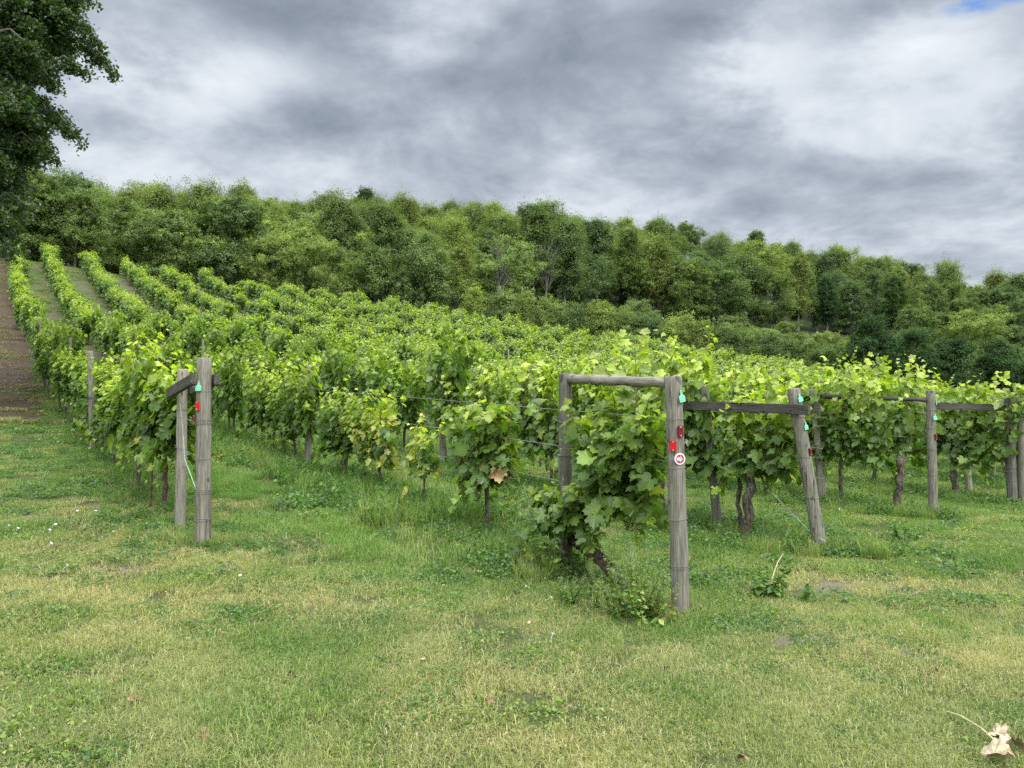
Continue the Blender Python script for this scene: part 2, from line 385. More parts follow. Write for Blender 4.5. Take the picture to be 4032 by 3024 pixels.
def ground_mat():
    m, t = mat('meadow_ground'); pos = t.new('ShaderNodeNewGeometry').outputs['Position']
    x, y, z = t.sep(pos)
    n1 = t.noise(pos, .8, 5, .6); n2 = t.noise(pos, 6, 5, .65); n3 = t.noise(pos, 60, 3, .7)
    n3 = t.m('ADD', t.m('MULTIPLY', n3, .5), t.m('MULTIPLY', t.noise(pos, 240, 2, .7), .5)); n3 = t.rng(n3, .36, .64)
    soil = t.mix(n3, (.055, .048, .028), (.20, .17, .10))
    green = t.mix(n2, (.050, .085, .018), (.13, .17, .045))
    c = t.mix(t.rng(t.m('ADD', t.m('MULTIPLY', n2, .6), t.m('MULTIPLY', n3, .35)), .40, .7), green, soil)
    # rows: worn soil under the vines, mown grass between
    cc = t.m('ADD', x, t.m('MULTIPLY', y, -RS))
    fr = t.m('ABSOLUTE', t.m('SUBTRACT', t.m('FRACT', t.m('DIVIDE', t.m('ADD', cc, -1.9 + 36), 3.6)), .5))
    under = t.m('MULTIPLY', t.rng(t.m('ADD', fr, t.m('MULTIPLY', t.m('SUBTRACT', n2, .5), .18)), .26, .36), t.rng(y, 16, 24))
    brown = t.mix(n3, (.09, .068, .05), (.20, .16, .115))
    c = t.mix(t.m('MULTIPLY', under, .75), c, brown)
    c = t.mix(t.m('MULTIPLY', t.m('SUBTRACT', 1.0, under), t.m('MULTIPLY', t.rng(y, 16, 24), .75)), c, t.mix(t.rng(t.m('ADD', t.m('MULTIPLY', n2, .6), t.m('MULTIPLY', n1, .5)), .42, .66), (.07, .105, .028), (.15, .125, .08)))
    # worn brown track beside the leftmost row
    tr = t.m('MULTIPLY', t.rng(t.m('ADD', cc, t.m('MULTIPLY', t.m('SUBTRACT', n1, .5), 2.0)), 1.5, 2.1, 1, 0), t.m('MULTIPLY', t.rng(cc, -5, -3.5), t.rng(t.m('ADD', y, t.m('MULTIPLY', n1, 4)), 17.5, 21)))
    c = t.mix(t.m('MULTIPLY', tr, .9), c, t.mix(n3, (.055, .036, .026), (.15, .105, .072)))
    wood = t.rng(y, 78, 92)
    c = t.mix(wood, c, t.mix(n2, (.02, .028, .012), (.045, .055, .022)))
    for (sx, sy, rx, ry) in PATCHES:
        u = t.m('DIVIDE', t.m('SUBTRACT', x, sx), rx); v = t.m('DIVIDE', t.m('SUBTRACT', y, sy), ry)
        d = t.m('SQRT', t.m('ADD', t.m('MULTIPLY', u, u), t.m('MULTIPLY', v, v)))
        k = t.rng(t.m('ADD', d, t.m('ADD', t.m('MULTIPLY', t.m('SUBTRACT', n2, .5), 2.0), t.m('MULTIPLY', t.m('SUBTRACT', n3, .5), .8))), .5, 1.4, 1, 0)
        c = t.mix(t.m('MULTIPLY', k, .8), c, t.mix(n3, (.17, .135, .09), (.42, .36, .25)))
    finish(t, principled(t, c, .95, .1, t.m('ADD', n2, t.m('MULTIPLY', n3, .3)), .8, .04)); return m
# bare worn patches (x, y, rx, ry)
PATCHES = [(-3.0, 7.0, .75, .45), (-3.9, 7.9, .55, .35), (-3.1, 6.3, .5, .22), (1.95, 5.25, .38, .22), (2.55, 5.0, .4, .16), (3.15, 6.75, .85, .34), (-4.2, 9.0, .8, .5), (-4.9, 8.2, .5, .25), (-2.4, 7.3, .4, .3), (3.5, 8.0, .35, .2)]
M_ground = ground_mat()
def build_ground():
    xs = np.unique(np.round(np.concatenate([np.linspace(-900, -120, 14), np.arange(-120, -24, 3), np.arange(-24, 24.01, .3), np.arange(24, 120, 3), np.linspace(120, 900, 14)]), 3))
    ys = np.unique(np.round(np.concatenate([np.linspace(-400, -30, 8), np.arange(-30, 2, 1.5), np.arange(2, 22, .3), np.arange(22, 84, 1), np.arange(84, 300, 5), np.linspace(300, 1500, 20)]), 3))
    X, Y = np.meshgrid(xs, ys); Z = ground_z(X, Y)
    V = np.stack([X, Y, Z], -1).reshape(-1, 3); nx, ny = len(xs), len(ys)
    i = np.arange(nx - 1)[None] + np.arange(ny - 1)[:, None] * nx
    Fq = np.stack([i, i + 1, i + 1 + nx, i + nx], -1).reshape(-1, 4)
    o = link(bpy.data.objects.new('ground', mesh_np('ground', V, [Fq], M_ground, True)))
    o['kind'] = 'structure'; o['label'] = 'grassy meadow and vineyard slope rising to a wooded hill'
build_ground()

# ------------------------------------------------------------------ instanced ground cover (uncountable stuff)
def scatter(name, P, rz, scl, vi, sources, label, cat, tilt=None):
    me = bpy.data.meshes.new(name); n = len(P)
    me.vertices.add(n); me.vertices.foreach_set('co', np.asarray(P, np.float32).ravel())
    rot = np.zeros((n, 3), np.float32); rot[:, 2] = rz
    if tilt is not None: rot[:, :2] = tilt
    me.attributes.new('rot', 'FLOAT_VECTOR', 'POINT').data.foreach_set('vector', rot.ravel())
    me.attributes.new('scl', 'FLOAT', 'POINT').data.foreach_set('value', np.asarray(scl, np.float32))
    me.attributes.new('vi', 'INT', 'POINT').data.foreach_set('value', np.asarray(vi, np.int32))
    o = link(bpy.data.objects.new(name, me))
    ng = bpy.data.node_groups.new(name, 'GeometryNodeTree')
    ng.interface.new_socket('Geometry', in_out='INPUT', socket_type='NodeSocketGeometry')
    ng.interface.new_socket('Geometry', in_out='OUTPUT', socket_type='NodeSocketGeometry')
    N = ng.nodes; L = ng.links
    gi = N.new('NodeGroupInput'); go = N.new('NodeGroupOutput'); ip = N.new('GeometryNodeInstanceOnPoints')
    jn = N.new('GeometryNodeJoinGeometry')
    for s in reversed(sources):
        oi = N.new('GeometryNodeObjectInfo'); oi.inputs['Object'].default_value = s; oi.inputs['As Instance'].default_value = True
        oi.transform_space = 'ORIGINAL'; L.new(oi.outputs['Geometry'], jn.inputs[0])
    def attr(nm, dt):
        a = N.new('GeometryNodeInputNamedAttribute'); a.data_type = dt; a.inputs[0].default_value = nm; return a.outputs[0]
    L.new(gi.outputs[0], ip.inputs['Points']); L.new(jn.outputs[0], ip.inputs['Instance'])
    ip.inputs['Pick Instance'].default_value = True
    L.new(attr('vi', 'INT'), ip.inputs['Instance Index'])
    e = N.new('FunctionNodeEulerToRotation'); L.new(attr('rot', 'FLOAT_VECTOR'), e.inputs[0]); L.new(e.outputs[0], ip.inputs['Rotation'])
    L.new(attr('scl', 'FLOAT'), ip.inputs['Scale']); L.new(ip.outputs[0], go.inputs[0])
    md = o.modifiers.new('scatter', 'NODES'); md.node_group = ng
    tag(o, label, cat, kind='stuff'); return o

def grass_patch(name, n, rad, h, hj, w, cols, seed, lean=.35, flat=0.0, segs=2):
    rng = np.random.default_rng(seed)
    r = rad * np.sqrt(rng.uniform(0, 1, n)) ** 0.9; a = rng.uniform(0, 2 * PI, n)
    # tufts
    k = max(3, n // 14); ta = rng.uniform(0, 2 * PI, k); tr_ = rad * np.sqrt(rng.uniform(0, 1, k)); idx = rng.integers(0, k, n)
    tx = tr_[idx] * np.cos(ta[idx]) + rng.normal(0, rad * .05, n); ty = tr_[idx] * np.sin(ta[idx]) + rng.normal(0, rad * .05, n)
    u = rng.uniform(0, 1, n) < .55
    x = np.where(u, tx, r * np.cos(a)); y = np.where(u, ty, r * np.sin(a))
    hh = h * (1 + hj * rng.uniform(-1, 1, n)); d = rng.uniform(0, 2 * PI, n); ln = np.abs(rng.normal(lean, lean * .6, n)) + flat * rng.uniform(0, 1, n)
    ln = np.clip(ln, 0, 1.45)
    ww = w * rng.uniform(.6, 1.3, n); s = d + PI / 2 + rng.normal(0, .5, n)
    sx, sy = np.cos(s) * ww / 2, np.sin(s) * ww / 2
    bx, by = np.cos(d), np.sin(d)
    mx_, mz = np.sin(ln * .55) * hh * .55, np.cos(ln * .55) * hh * .55
    ex, ez = mx_ + np.sin(ln * 1.3) * hh * .5, mz + np.cos(ln * 1.3) * hh * .45
    Z0 = np.full(n, -.008)
    P = np.stack([np.stack([x - sx, y - sy, Z0], 1), np.stack([x + sx, y + sy, Z0], 1),
                  np.stack([x + bx * mx_ + sx * .8, y + by * mx_ + sy * .8, mz], 1), np.stack([x + bx * mx_ - sx * .8, y + by * mx_ - sy * .8, mz], 1),
                  np.stack([x + bx * ex, y + by * ex, ez], 1)], 1)
    base = (np.arange(n) * 5)[:, None]
    q = base + np.array([[0, 1, 2, 3]]); tr3 = base + np.array([[3, 2, 4]])
    cols = np.array(cols); ci = rng.integers(0, len(cols), n); c = cols[ci] * rng.uniform(.8, 1.2, (n, 1))
    return bpy.data.objects.new(name, mesh_np(name, P.reshape(-1, 3), [q, tr3], M_grass, False, np.repeat(c, 5, 0)))
def leafy_patch(name, n, rad, h, size, cols, seed, tmpl=OV, up=1.0, matl=None):
    rng = np.random.default_rng(seed)
    a = rng.uniform(0, 2 * PI, n); r = rad * np.sqrt(rng.uniform(0, 1, n))
    P = np.stack([r * np.cos(a), r * np.sin(a), h * rng.uniform(0.05, 1, n) * (1 - .5 * (r / rad) ** 2)], 1)
    N = np.stack([rng.normal(0, .5, n), rng.normal(0, .5, n), np.full(n, up)], 1); T = rng.normal(0, 1, (n, 3)); T[:, 2] *= .3
    V, Fs = leaf_cloud(P, N, T, size * rng.uniform(.5, 1.3, n), tmpl, rng)
    cols = np.array(cols); c = cols[rng.integers(0, len(cols), n)] * rng.uniform(.75, 1.25, (n, 1))
    return bpy.data.objects.new(name, mesh_np(name, V, Fs, matl or M_weed, False, np.repeat(c, len(tmpl[0]), 0)))

G_MID = [(.125, .20, .035), (.19, .28, .05), (.09, .15, .03), (.27, .33, .09)]
G_DRY = [(.44, .39, .19), (.32, .30, .11), (.17, .23, .05), (.58, .51, .30), (.13, .19, .04)]
G_LUSH = [(.09, .22, .03), (.15, .33, .045), (.11, .25, .035)]
WEED = [(.08, .155, .035), (.13, .21, .05), (.095, .17, .055), (.19, .27, .07)]
WEEDG = [(.09, .155, .055), (.13, .20, .07), (.17, .24, .10), (.10, .165, .045)]
srcs = [grass_patch('g0', 700, .20, .046, .6, .0036, G_MID, 1, 1.0, .3), grass_patch('g1', 700, .20, .040, .6, .0036, G_MID + G_DRY, 2, 1.05, .4),
        grass_patch('g2', 700, .20, .036, .6, .0034, G_DRY, 3, 1.2, .5), grass_patch('g3', 620, .20, .085, .5, .0046, G_LUSH + G_MID[:2], 4, .8, .3),
        leafy_patch('g4', 300, .20, .040, .022, WEED, 5), leafy_patch('g5', 280, .20, .045, .024, WEEDG, 6),
        grass_patch('g6', 560, .20, .052, .6, .0042, G_MID + G_LUSH, 7, .9, .4), leafy_patch('g7', 170, .18, .10, .032, WEED + WEEDG, 8, up=.8),
        leafy_patch('g8', 230, .20, .045, .022, [(.22, .28, .06), (.3, .32, .09), (.14, .21, .05)], 9)]
rng = np.random.default_rng(11)
def vnoise(x, y, s, seed):
    """smooth value noise in numpy"""
    r = np.random.default_rng(seed); T = r.uniform(0, 1, (64, 64)); x = x / s + 100; y = y / s + 100
    xi = np.floor(x).astype(int); yi = np.floor(y).astype(int); fx = x - xi; fy = y - yi
    fx = fx * fx * (3 - 2 * fx); fy = fy * fy * (3 - 2 * fy)
    g = lambda a, b: T[a % 64, b % 64]
    return (g(xi, yi) * (1 - fx) + g(xi + 1, yi) * fx) * (1 - fy) + (g(xi, yi + 1) * (1 - fx) + g(xi + 1, yi + 1) * fx) * fy
def in_view(x, y, pad=3.6): return (np.abs(x) < y * .68 + pad) & (y > 2.4)
ROWS = [1.95, 5.2, 8.85, 12.7, 16.3] + [19.9 + 3.6 * k for k in range(22)]
def row_start(k):
    return [7.09, 5.8, 8.2, 10.7, 12.4][k] if k < 5 else (12.4 + .98 * (ROWS[k] - 8)) / 1.6625
def row_dist(c):
    a = np.array(ROWS); return np.min(np.abs(c[:, None] - a[None]), 1)
def patchiness(x, y):
    b = np.zeros(len(x))
    for (sx, sy, rx, ry) in PATCHES: b = np.maximum(b, np.exp(-(((x - sx) / rx) ** 2 + ((y - sy) / ry) ** 2)))
    return b
def choose_lawn(x, y):
    c = x - RS * y; n = len(x)
    n1 = vnoise(x, y, 1.1, 1) * .6 + vnoise(x, y, .4, 2) * .4; n2 = vnoise(x, y, .8, 3) * .6 + vnoise(x, y, .3, 4) * .4
    u = rng.uniform(0, 1, n)
    n1 = n1 + rng.normal(0, .13, n); n2 = n2 + rng.normal(0, .12, n)
    vi = np.where(n1 < .24, 6, np.where(n1 < .42, 0, np.where(n1 < .58, 1, 2)))
    vi = np.where((n2 > .74) & (u < .4), 4, vi)
    # beyond the mown edge the growth is greener and rougher
    edge = 5.6 + .6 * (vnoise(x, y, 1.5, 5) - .5) + np.where(x < -.3, np.clip((-x - .3) * .75, 0, 1.6), 0) + np.where(x > 1.5, (x - 1.5) * .65, 0)
    rough = y > edge
    vi = np.where(rough, np.where(n1 < .5, np.where(u < .4, 6, np.where(u < .58, 4, np.where(u < .8, 8, np.where(u < .93, 1, 7)))), np.where(u < .14, 5, np.where(u < .4, 6, np.where(u < .6, 8, np.where(u < .8, 0, 1))))), vi)
    vi = np.where(~rough & (rng.uniform(0, 1, n) < .12), np.where(u < .5, 4, 8), vi)
    lush = (c > 2.5) & (c < 4.2) & (y > 7.0) & (y < 40) & (n2 < .72)
    vi = np.where(lush & (u < .6), 3, vi)
    weedy_l = (c > 1.0) & (c < 2.6) & (y > 7.5); vi = np.where(weedy_l & (u < .6), 5, vi)  # leafy weeds along the leftmost row
    vi = np.where((c < 1.0) & (y > 8) & (u < .8), np.where(u < .35, 5, np.where(u < .55, 0, 4)), vi)
    pb = patchiness(x, y)
    near_patch = (pb > .10) & (u < .75); vi = np.where(near_patch, np.where(u < .15, 5, np.where(u < .6, 2, 1)), vi)
    keep = rng.uniform(0, 1, n) > np.clip(pb * .8, 0, .5)
    track = (c > -4.2) & (c < 1.6) & (y > 18); keep &= ~(track & (rng.uniform(0, 1, n) < .9))
    return vi, keep
def lawn_points(y0, y1, dens):
    xm = y1 * .68 + 3.6; n = int((y1 - y0) * 2 * xm * dens); x = rng.uniform(-xm, xm, n); y = rng.uniform(y0, y1, n)
    k = in_view(x, y); return x[k], y[k]
def tilts(x, y):
    e = .4; gx = (ground_z(x + e, y) - ground_z(x - e, y)) / (2 * e); gy = (ground_z(x, y + e) - ground_z(x, y - e)) / (2 * e)
    return gx, gy
allx, ally, alls = [], [], []
for (y0, y1, dn, s) in ((2.5, 6, 46, 1.0), (6, 9, 34, 1.1), (9, 14, 17, 1.4), (14, 24, 6.5, 2.0)):
    x, y = lawn_points(y0, y1, dn); allx.append(x); ally.append(y); alls.append(np.full(len(x), s))
x = np.concatenate(allx); y = np.concatenate(ally); s = np.concatenate(alls)
vi, keep = choose_lawn(x, y); x, y, s, vi = x[keep], y[keep], s[keep], vi[keep]
scatter('grass', np.stack([x, y, ground_z(x, y)], 1), rng.uniform(0, 6.28, len(x)), s * rng.uniform(.7, 1.25, len(x)) * np.where(y > 9, .8, 1), vi, srcs,
        'mown and rough green grass with dry straw patches covering the meadow', 'grass')
# slope grass between far rows, coarse tufts
fs = [grass_patch('g8', 260, .5, .10, .5, .02, G_MID, 21, .6), grass_patch('g9', 260, .5, .09, .5, .02, G_MID + G_DRY, 22, .7), leafy_patch('g10', 200, .5, .12, .06, WEED, 23)]
n = 26000; x = rng.uniform(-56, 50, n); y = rng.uniform(23, 82, n); c = x - RS * y; rd = row_dist(c)
k = (np.abs(x) < y * .72) & ~((c > -4.2) & (c < 1.6) & (rng.uniform(0, 1, n) < .92)) & ((rd > .9) | (rng.uniform(0, 1, n) < .3)) & (c < 40) & (rng.uniform(0, 1, n) < .6) & (vnoise(x, y, 2.2, 9) > .38)
x, y = x[k], y[k]
scatter('slope_grass', np.stack([x, y, ground_z(x, y)], 1), rng.uniform(0, 6.28, len(x)), rng.uniform(.6, 1.1, len(x)), rng.choice(3, len(x), p=[.45, .3, .25]), fs,
        'rough green grass and weeds on the slope between the vine rows', 'grass')
# weeds under the front rows
ws = [leafy_patch('w0', 220, .22, .20, .045, WEED + WEEDG, 31, up=.7), leafy_patch('w1', 160, .2, .26, .05, WEED, 32, up=.5), grass_patch('w2', 240, .22, .24, .5, .006, G_LUSH + G_MID, 33, .5),
      leafy_patch('w3', 150, .2, .14, .04, [(.20, .24, .05), (.26, .27, .07), (.13, .2, .05)], 34)]
n = 15000; kk = rng.choice(7, n, p=[.12, .30, .2, .14, .10, .08, .06]); y = np.array([row_start(i) for i in kk]) - .2 + rng.exponential(9, n)
x = np.array(ROWS)[kk] + RS * y + rng.normal(0, .42, n); k = in_view(x, y) & (y < 34) & (rng.uniform(0, 1, n) < np.clip(.38 + y * .01, 0, 1)); cl = ~((kk == 1) & (y < 6.5)) & ~((kk == 1) & (y < 7.6) & (x > at(2250, 1) * y)); x, y, kk = x[k & cl], y[k & cl], kk[k & cl]
low = np.where(kk == 0, .6, 1.0) * np.where(kk >= 2, .75, np.where((kk == 1) & (y > 8.5), 1.25, .8))
scatter('undergrowth', np.stack([x, y, ground_z(x, y)], 1), rng.uniform(0, 6.28, len(x)), rng.uniform(.5, 1.15, len(x)) * low, rng.choice(4, len(x), p=[.4, .2, .25, .15]), ws,
        'leafy green weeds growing thickly under the front vine rows', 'weeds')
# leaf litter on the brown track
ls = [leafy_patch('l0', 130, 1.0, .02, .07, [(.15, .10, .065), (.20, .14, .09), (.10, .06, .04), (.26, .2, .13)], 41, RH, 2.0, M_weed)]
n = 3400; x = rng.uniform(-50, -5, n); y = rng.uniform(17, 76, n); c = x - RS * y; k = (c > -4) & (c < 1.9) & (x > -y * .72); x, y = x[k], y[k]
x2 = rng.normal(-3.2, .9, 26); y2 = rng.normal(7.3, .6, 26)
x = np.concatenate([x, x2]); y = np.concatenate([y, y2]); sl = np.concatenate([rng.uniform(.7, 1.3, len(x) - 26), rng.uniform(.35, .5, 26)])
scatter('leaf_litter', np.stack([x, y, ground_z(x, y) + .01], 1), rng.uniform(0, 6.28, len(x)), sl, np.zeros(len(x), int), ls,
        'brown fallen leaf litter strewn along the worn track by the leftmost row', 'leaf litter')

# ------------------------------------------------------------------ vines
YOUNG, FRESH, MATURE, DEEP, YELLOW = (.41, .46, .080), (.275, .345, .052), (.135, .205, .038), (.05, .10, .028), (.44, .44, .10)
def vine_shoots(seed, L, h0, h1, thick, nsh, droop, up_extra=.12):
    rg = np.random.default_rng(seed); out = []
    for i in range(nsh):
        x0 = rg.uniform(-L / 2, L / 2); p = np.array([x0, rg.normal(0, .03), h0 + rg.normal(.02, .04)])
        d = np.array([rg.normal(0, .25), rg.normal(0, .22), 1.0]); n = rg.integers(16, 27); step = (h1 - h0) / 20
        hang = rg.uniform(0, 1) < droop; side = rg.choice([-1, 1]); pts = []
        for j in range(n):
            pts.append(p.copy())
            d += rg.normal(0, .16, 3) * np.array([1, .7, .3])
            d[1] -= p[1] * .35 / max(thick, .1) * .6
            if hang and p[2] > h1 - .25: d += np.array([0, side * .28, -.30])
            elif p[2] > h1 + up_extra: d += np.array([rg.normal(0, .2), rg.choice([-1, 1]) * .15, -.25])
            d /= np.linalg.norm(d); p = p + d * step
        out.append(np.array(pts))
    # low hanging laterals
    for i in range(max(2, nsh // 3)):
        x0 = rg.uniform(-L / 2, L / 2); s = rg.choice([-1, 1]); p = np.array([x0, 0, h0 + .05]); d = np.array([rg.normal(0, .4), s * .8, .5]); pts = []
        for j in range(rg.integers(7, 14)):
            pts.append(p.copy()); d += np.array([rg.normal(0, .1), -s * .05, -.27]); d /= np.linalg.norm(d); p = p + d * .055
        out.append(np.array(pts))
    return out
def vine_leaves(shoots, seed, lsize, per, tmpl, thick, h0, h1, yellow=0.0, big=0.0, youth=1.0):
    rg = np.random.default_rng(seed + 500); P = []; sz = []; fr = []
    for s in shoots:
        n = len(s)
        for j in range(1, n):
            for q in range(per if j < n - 3 else max(1, per - 1)):
                f = j / (n - 1); off = rg.normal(0, 1, 3); off /= np.linalg.norm(off)
                off[1] *= 1.25; off[2] = abs(off[2]) * .2 if rg.uniform() < .6 else off[2] * .5
                P.append(s[j] + off * rg.uniform(.03, .13) * (thick / .4) * (1.15 - .5 * f)); fr.append(f)
                sz.append(lsize * rg.uniform(.55, 1.2) * (1 - .55 * f ** 4) * (1 + big * (rg.uniform() < .2)))
    P = np.array(P); fr = np.array(fr); sz = np.array(sz); n = len(P)
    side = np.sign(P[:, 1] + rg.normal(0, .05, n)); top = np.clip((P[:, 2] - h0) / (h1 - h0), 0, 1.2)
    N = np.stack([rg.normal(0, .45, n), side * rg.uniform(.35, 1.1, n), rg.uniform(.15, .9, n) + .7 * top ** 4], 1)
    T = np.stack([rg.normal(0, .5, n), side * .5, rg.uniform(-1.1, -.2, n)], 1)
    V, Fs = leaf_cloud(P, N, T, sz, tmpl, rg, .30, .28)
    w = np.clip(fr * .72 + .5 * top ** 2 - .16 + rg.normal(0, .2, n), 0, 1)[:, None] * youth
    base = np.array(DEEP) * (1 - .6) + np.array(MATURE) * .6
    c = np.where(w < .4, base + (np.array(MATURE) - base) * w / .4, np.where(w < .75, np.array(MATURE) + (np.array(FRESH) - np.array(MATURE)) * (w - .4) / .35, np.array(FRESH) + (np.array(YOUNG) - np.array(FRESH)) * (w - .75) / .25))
    if yellow:
        yy = rg.uniform(0, 1, n) < yellow * np.clip(1.4 - top, 0.3, 1); c[yy] = np.array(YELLOW) * rg.uniform(.7, 1.1, (yy.sum(), 1))
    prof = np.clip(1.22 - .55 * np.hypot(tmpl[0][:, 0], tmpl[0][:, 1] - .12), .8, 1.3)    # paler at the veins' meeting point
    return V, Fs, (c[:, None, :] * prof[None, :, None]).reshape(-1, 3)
def trunk_mb(seed, h, r, lean=(0, 0), arms=.55, n=8):
    rg = random.Random(seed); mb = MB(); pts = []; rd = []
    for i in range(n + 1):
        f = i / n; pts.append((lean[0] * f + rg.uniform(-1, 1) * r * .7 * (i > 0), lean[1] * f + rg.uniform(-1, 1) * r * .6 * (i > 0), -.04 + (h + .04) * f))
        rd.append(r * (1.45 if i == 0 else 1.0 - .15 * f + rg.uniform(-.12, .2)))
    rd[-1] *= 1.25; mb.tube(pts, rd, 9, wob=.16, seed=seed)
    if arms:
        for sg in (-1, 1):
            p0 = Vector(pts[-1]); mb.tube([p0, p0 + Vector((sg * arms * .25, rg.uniform(-.03, .03), .06)), p0 + Vector((sg * arms * .6, rg.uniform(-.04, .04), .07)), p0 + Vector((sg * arms, 0, .05))], [r * .7, r * .55, r * .4, r * .22], 7, wob=.15, seed=seed + 3)
    return mb
ICO = None
def grape_bunch_mesh(seed):
    global ICO
    if ICO is None:
        bm = bmesh.new(); bmesh.ops.create_icosphere(bm, subdivisions=2, radius=1); bm.verts.ensure_lookup_table()
        ICO = (np.array([v.co[:] for v in bm.verts]), [[v.index for v in f.verts] for f in bm.faces]); bm.free()
    rg = random.Random(seed); mb = MB()
    mb.tube([(0, 0, .04), (0, 0, -.10)], .003, 5)
    for i in range(58):
        f = rg.uniform(0, 1); rr = (.036 * (1 - f) ** .6 + .008) * rg.uniform(.55, 1); a = rg.uniform(0, 2 * PI)
        mb.add(ICO[0] * rg.uniform(.0075, .0095) + np.array([math.cos(a) * rr, math.sin(a) * rr, -f * .13]), ICO[1])
    return mb.mesh('grape_bunch', M_grape, True)
GRAPES = [grape_bunch_mesh(i) for i in range(3)]
ROWANG = math.atan2(1, RS)
def canes_mb(shoots, r=.0035):
    mb = MB()
    for s in shoots:
        mb.tube([tuple(p) for p in s[::3]], r, 4, cap=False)
    return mb
def make_vine(seed, tmpl, L=1.3, h0=.78, h1=1.75, thick=.42, nsh=20, droop=.25, lsize=.13, per=2, trunk_r=.028, trunk_h=.75, yellow=.0, grapes=0, canes=True, up_extra=.15, lean=(0, 0), big=0., youth=1., trunk=True):
    root = empty('grapevine', (0, 0, 0))
    sh = vine_shoots(seed, L, h0, h1, thick, nsh, droop, up_extra)
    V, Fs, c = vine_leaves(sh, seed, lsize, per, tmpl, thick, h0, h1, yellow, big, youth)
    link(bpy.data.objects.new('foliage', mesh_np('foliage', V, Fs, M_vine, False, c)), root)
    if canes: canes_mb(sh).obj('shoots', M_cane, root)
    if trunk: trunk_mb(seed, trunk_h, trunk_r, lean, n=8 if canes else 4).obj('trunk', M_bark, root, True)
    rg = random.Random(seed)
    for i in range(grapes):
        g = link(bpy.data.objects.new('grape_bunch', GRAPES[i % 3]), root)
        g.location = (rg.uniform(-L / 2, L / 2), rg.choice([-1, -1, 1]) * rg.uniform(.05, .18), h0 - rg.uniform(.02, .14)); s = rg.uniform(.9, 1.3); g.scale = (s, s, s)
    return reg(root)
ORD = 'first second third fourth fifth sixth seventh eighth ninth tenth eleventh twelfth thirteenth fourteenth fifteenth sixteenth seventeenth eighteenth nineteenth twentieth'.split()
def ordinal(n):
    if n <= 20: return ORD[n - 1]
    tens = ['twenty', 'thirty', 'forty', 'fifty', 'sixty', 'seventy', 'eighty'][n // 10 - 2]
    return {'twenty': 'twentieth', 'thirty': 'thirtieth', 'forty': 'fortieth', 'fifty': 'fiftieth', 'sixty': 'sixtieth', 'seventy': 'seventieth', 'eighty': 'eightieth'}[tens] if n % 10 == 0 else tens + '-' + ORD[n % 10 - 1]
def row_name(k): return 'leftmost row' if k == 0 else ordinal(k + 1) + ' row from the left'
def place(root, k, y, off=0.0):
    x = ROWS[k] + RS * y + off
    root.location = (x, y, gz(x, y)); return root
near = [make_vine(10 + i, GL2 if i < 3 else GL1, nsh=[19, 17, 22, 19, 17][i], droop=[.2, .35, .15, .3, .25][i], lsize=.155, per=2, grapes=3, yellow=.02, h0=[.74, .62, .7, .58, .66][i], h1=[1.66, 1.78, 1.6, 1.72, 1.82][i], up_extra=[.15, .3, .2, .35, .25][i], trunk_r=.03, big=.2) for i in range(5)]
mid = [make_vine(40 + i, GL1, nsh=[15, 13, 17, 14][i], thick=[.36, .44, .34, .4][i], droop=.3, lsize=.175, per=2, h0=.65, h1=[1.6, 1.8, 1.7, 1.92][i], up_extra=.3, canes=False, youth=.82, L=.72) for i in range(4)]  # mature green leaves, toned darker to put in the near tree's shade
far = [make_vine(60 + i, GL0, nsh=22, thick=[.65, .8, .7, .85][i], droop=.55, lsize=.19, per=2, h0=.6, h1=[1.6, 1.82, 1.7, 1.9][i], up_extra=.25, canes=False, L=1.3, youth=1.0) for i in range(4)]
USED = set()
def use(proto, k=None):
    if proto.name not in USED: USED.add(proto.name); return proto
    return copy_tree(proto)
prng = random.Random(5)
# positions
spots = []
for k in range(len(ROWS)):
    y = row_start(k) + (1.75 if k == 0 else .75); i = 0
    yend = 74 + 1.2 * math.sin(k * .8)
    while y < yend:
        yy = y + prng.uniform(-.08, .08); x = ROWS[k] + RS * yy
        i += 1
        if abs(x) < yy * .70 + 5: spots.append((yy, k, i))
        y += 1.25 / 1.207
special = {(1, 0): None}
spots.sort()
# the front of the second row is built by hand below; leave out its first stretch
spots = [s for s in spots if not (s[1] == 1 and s[0] < 12.1)]
HAND = 8
cnt = 0; stuffP, stuffR, stuffS, stuffI = [], [], [], []
VG = 'grapevines trained along the rows of the vineyard'
for (y, k, i) in spots:
    if cnt < 296 - HAND and abs(ROWS[k] + RS * y) < y * .70 + .5:
        wide = k >= 5
        proto = prng.choice(near) if (y < 17) else prng.choice(mid) if y < 34 else prng.choice(far)
        if k <= 4 and y >= 15: proto = prng.choice(mid)
        o = use(proto); place(o, k, y, prng.uniform(-.18, .18) * (1 if y < 18 else 1.5))
        o.rotation_euler = (0, 0, ROWANG + prng.choice([0, PI]) + prng.uniform(-.06, .06))
        s = prng.uniform(.93, 1.08); hs = 1.0 + .12 * min(max((y - 14) / 12, 0), 1); o.scale = (s * 1.04, s * (1 if k > 1 else .85) * hs, hs * s * (prng.uniform(.85, 1.14) if y < 15 else prng.uniform(.78, 1.22)) * (1.0 if k else .97) * (1.17 if 2 <= k <= 5 and y < 20 else 1.0))
        tag(o, f'leafy green grapevine, {ordinal(i)} from the near end of the {row_name(k)}', 'grapevine', VG); cnt += 1
    else:
        x = ROWS[k] + RS * y + prng.uniform(-.3, .3); stuffP.append((x, y, gz(x, y))); stuffR.append(ROWANG + prng.choice([0, PI]) + prng.uniform(-.06, .06))
        stuffS.append(prng.uniform(.86, 1.2)); stuffI.append(prng.randrange(4))
ffol = [[c for c in f.children if c.name.startswith('foliage')][0] for f in far]
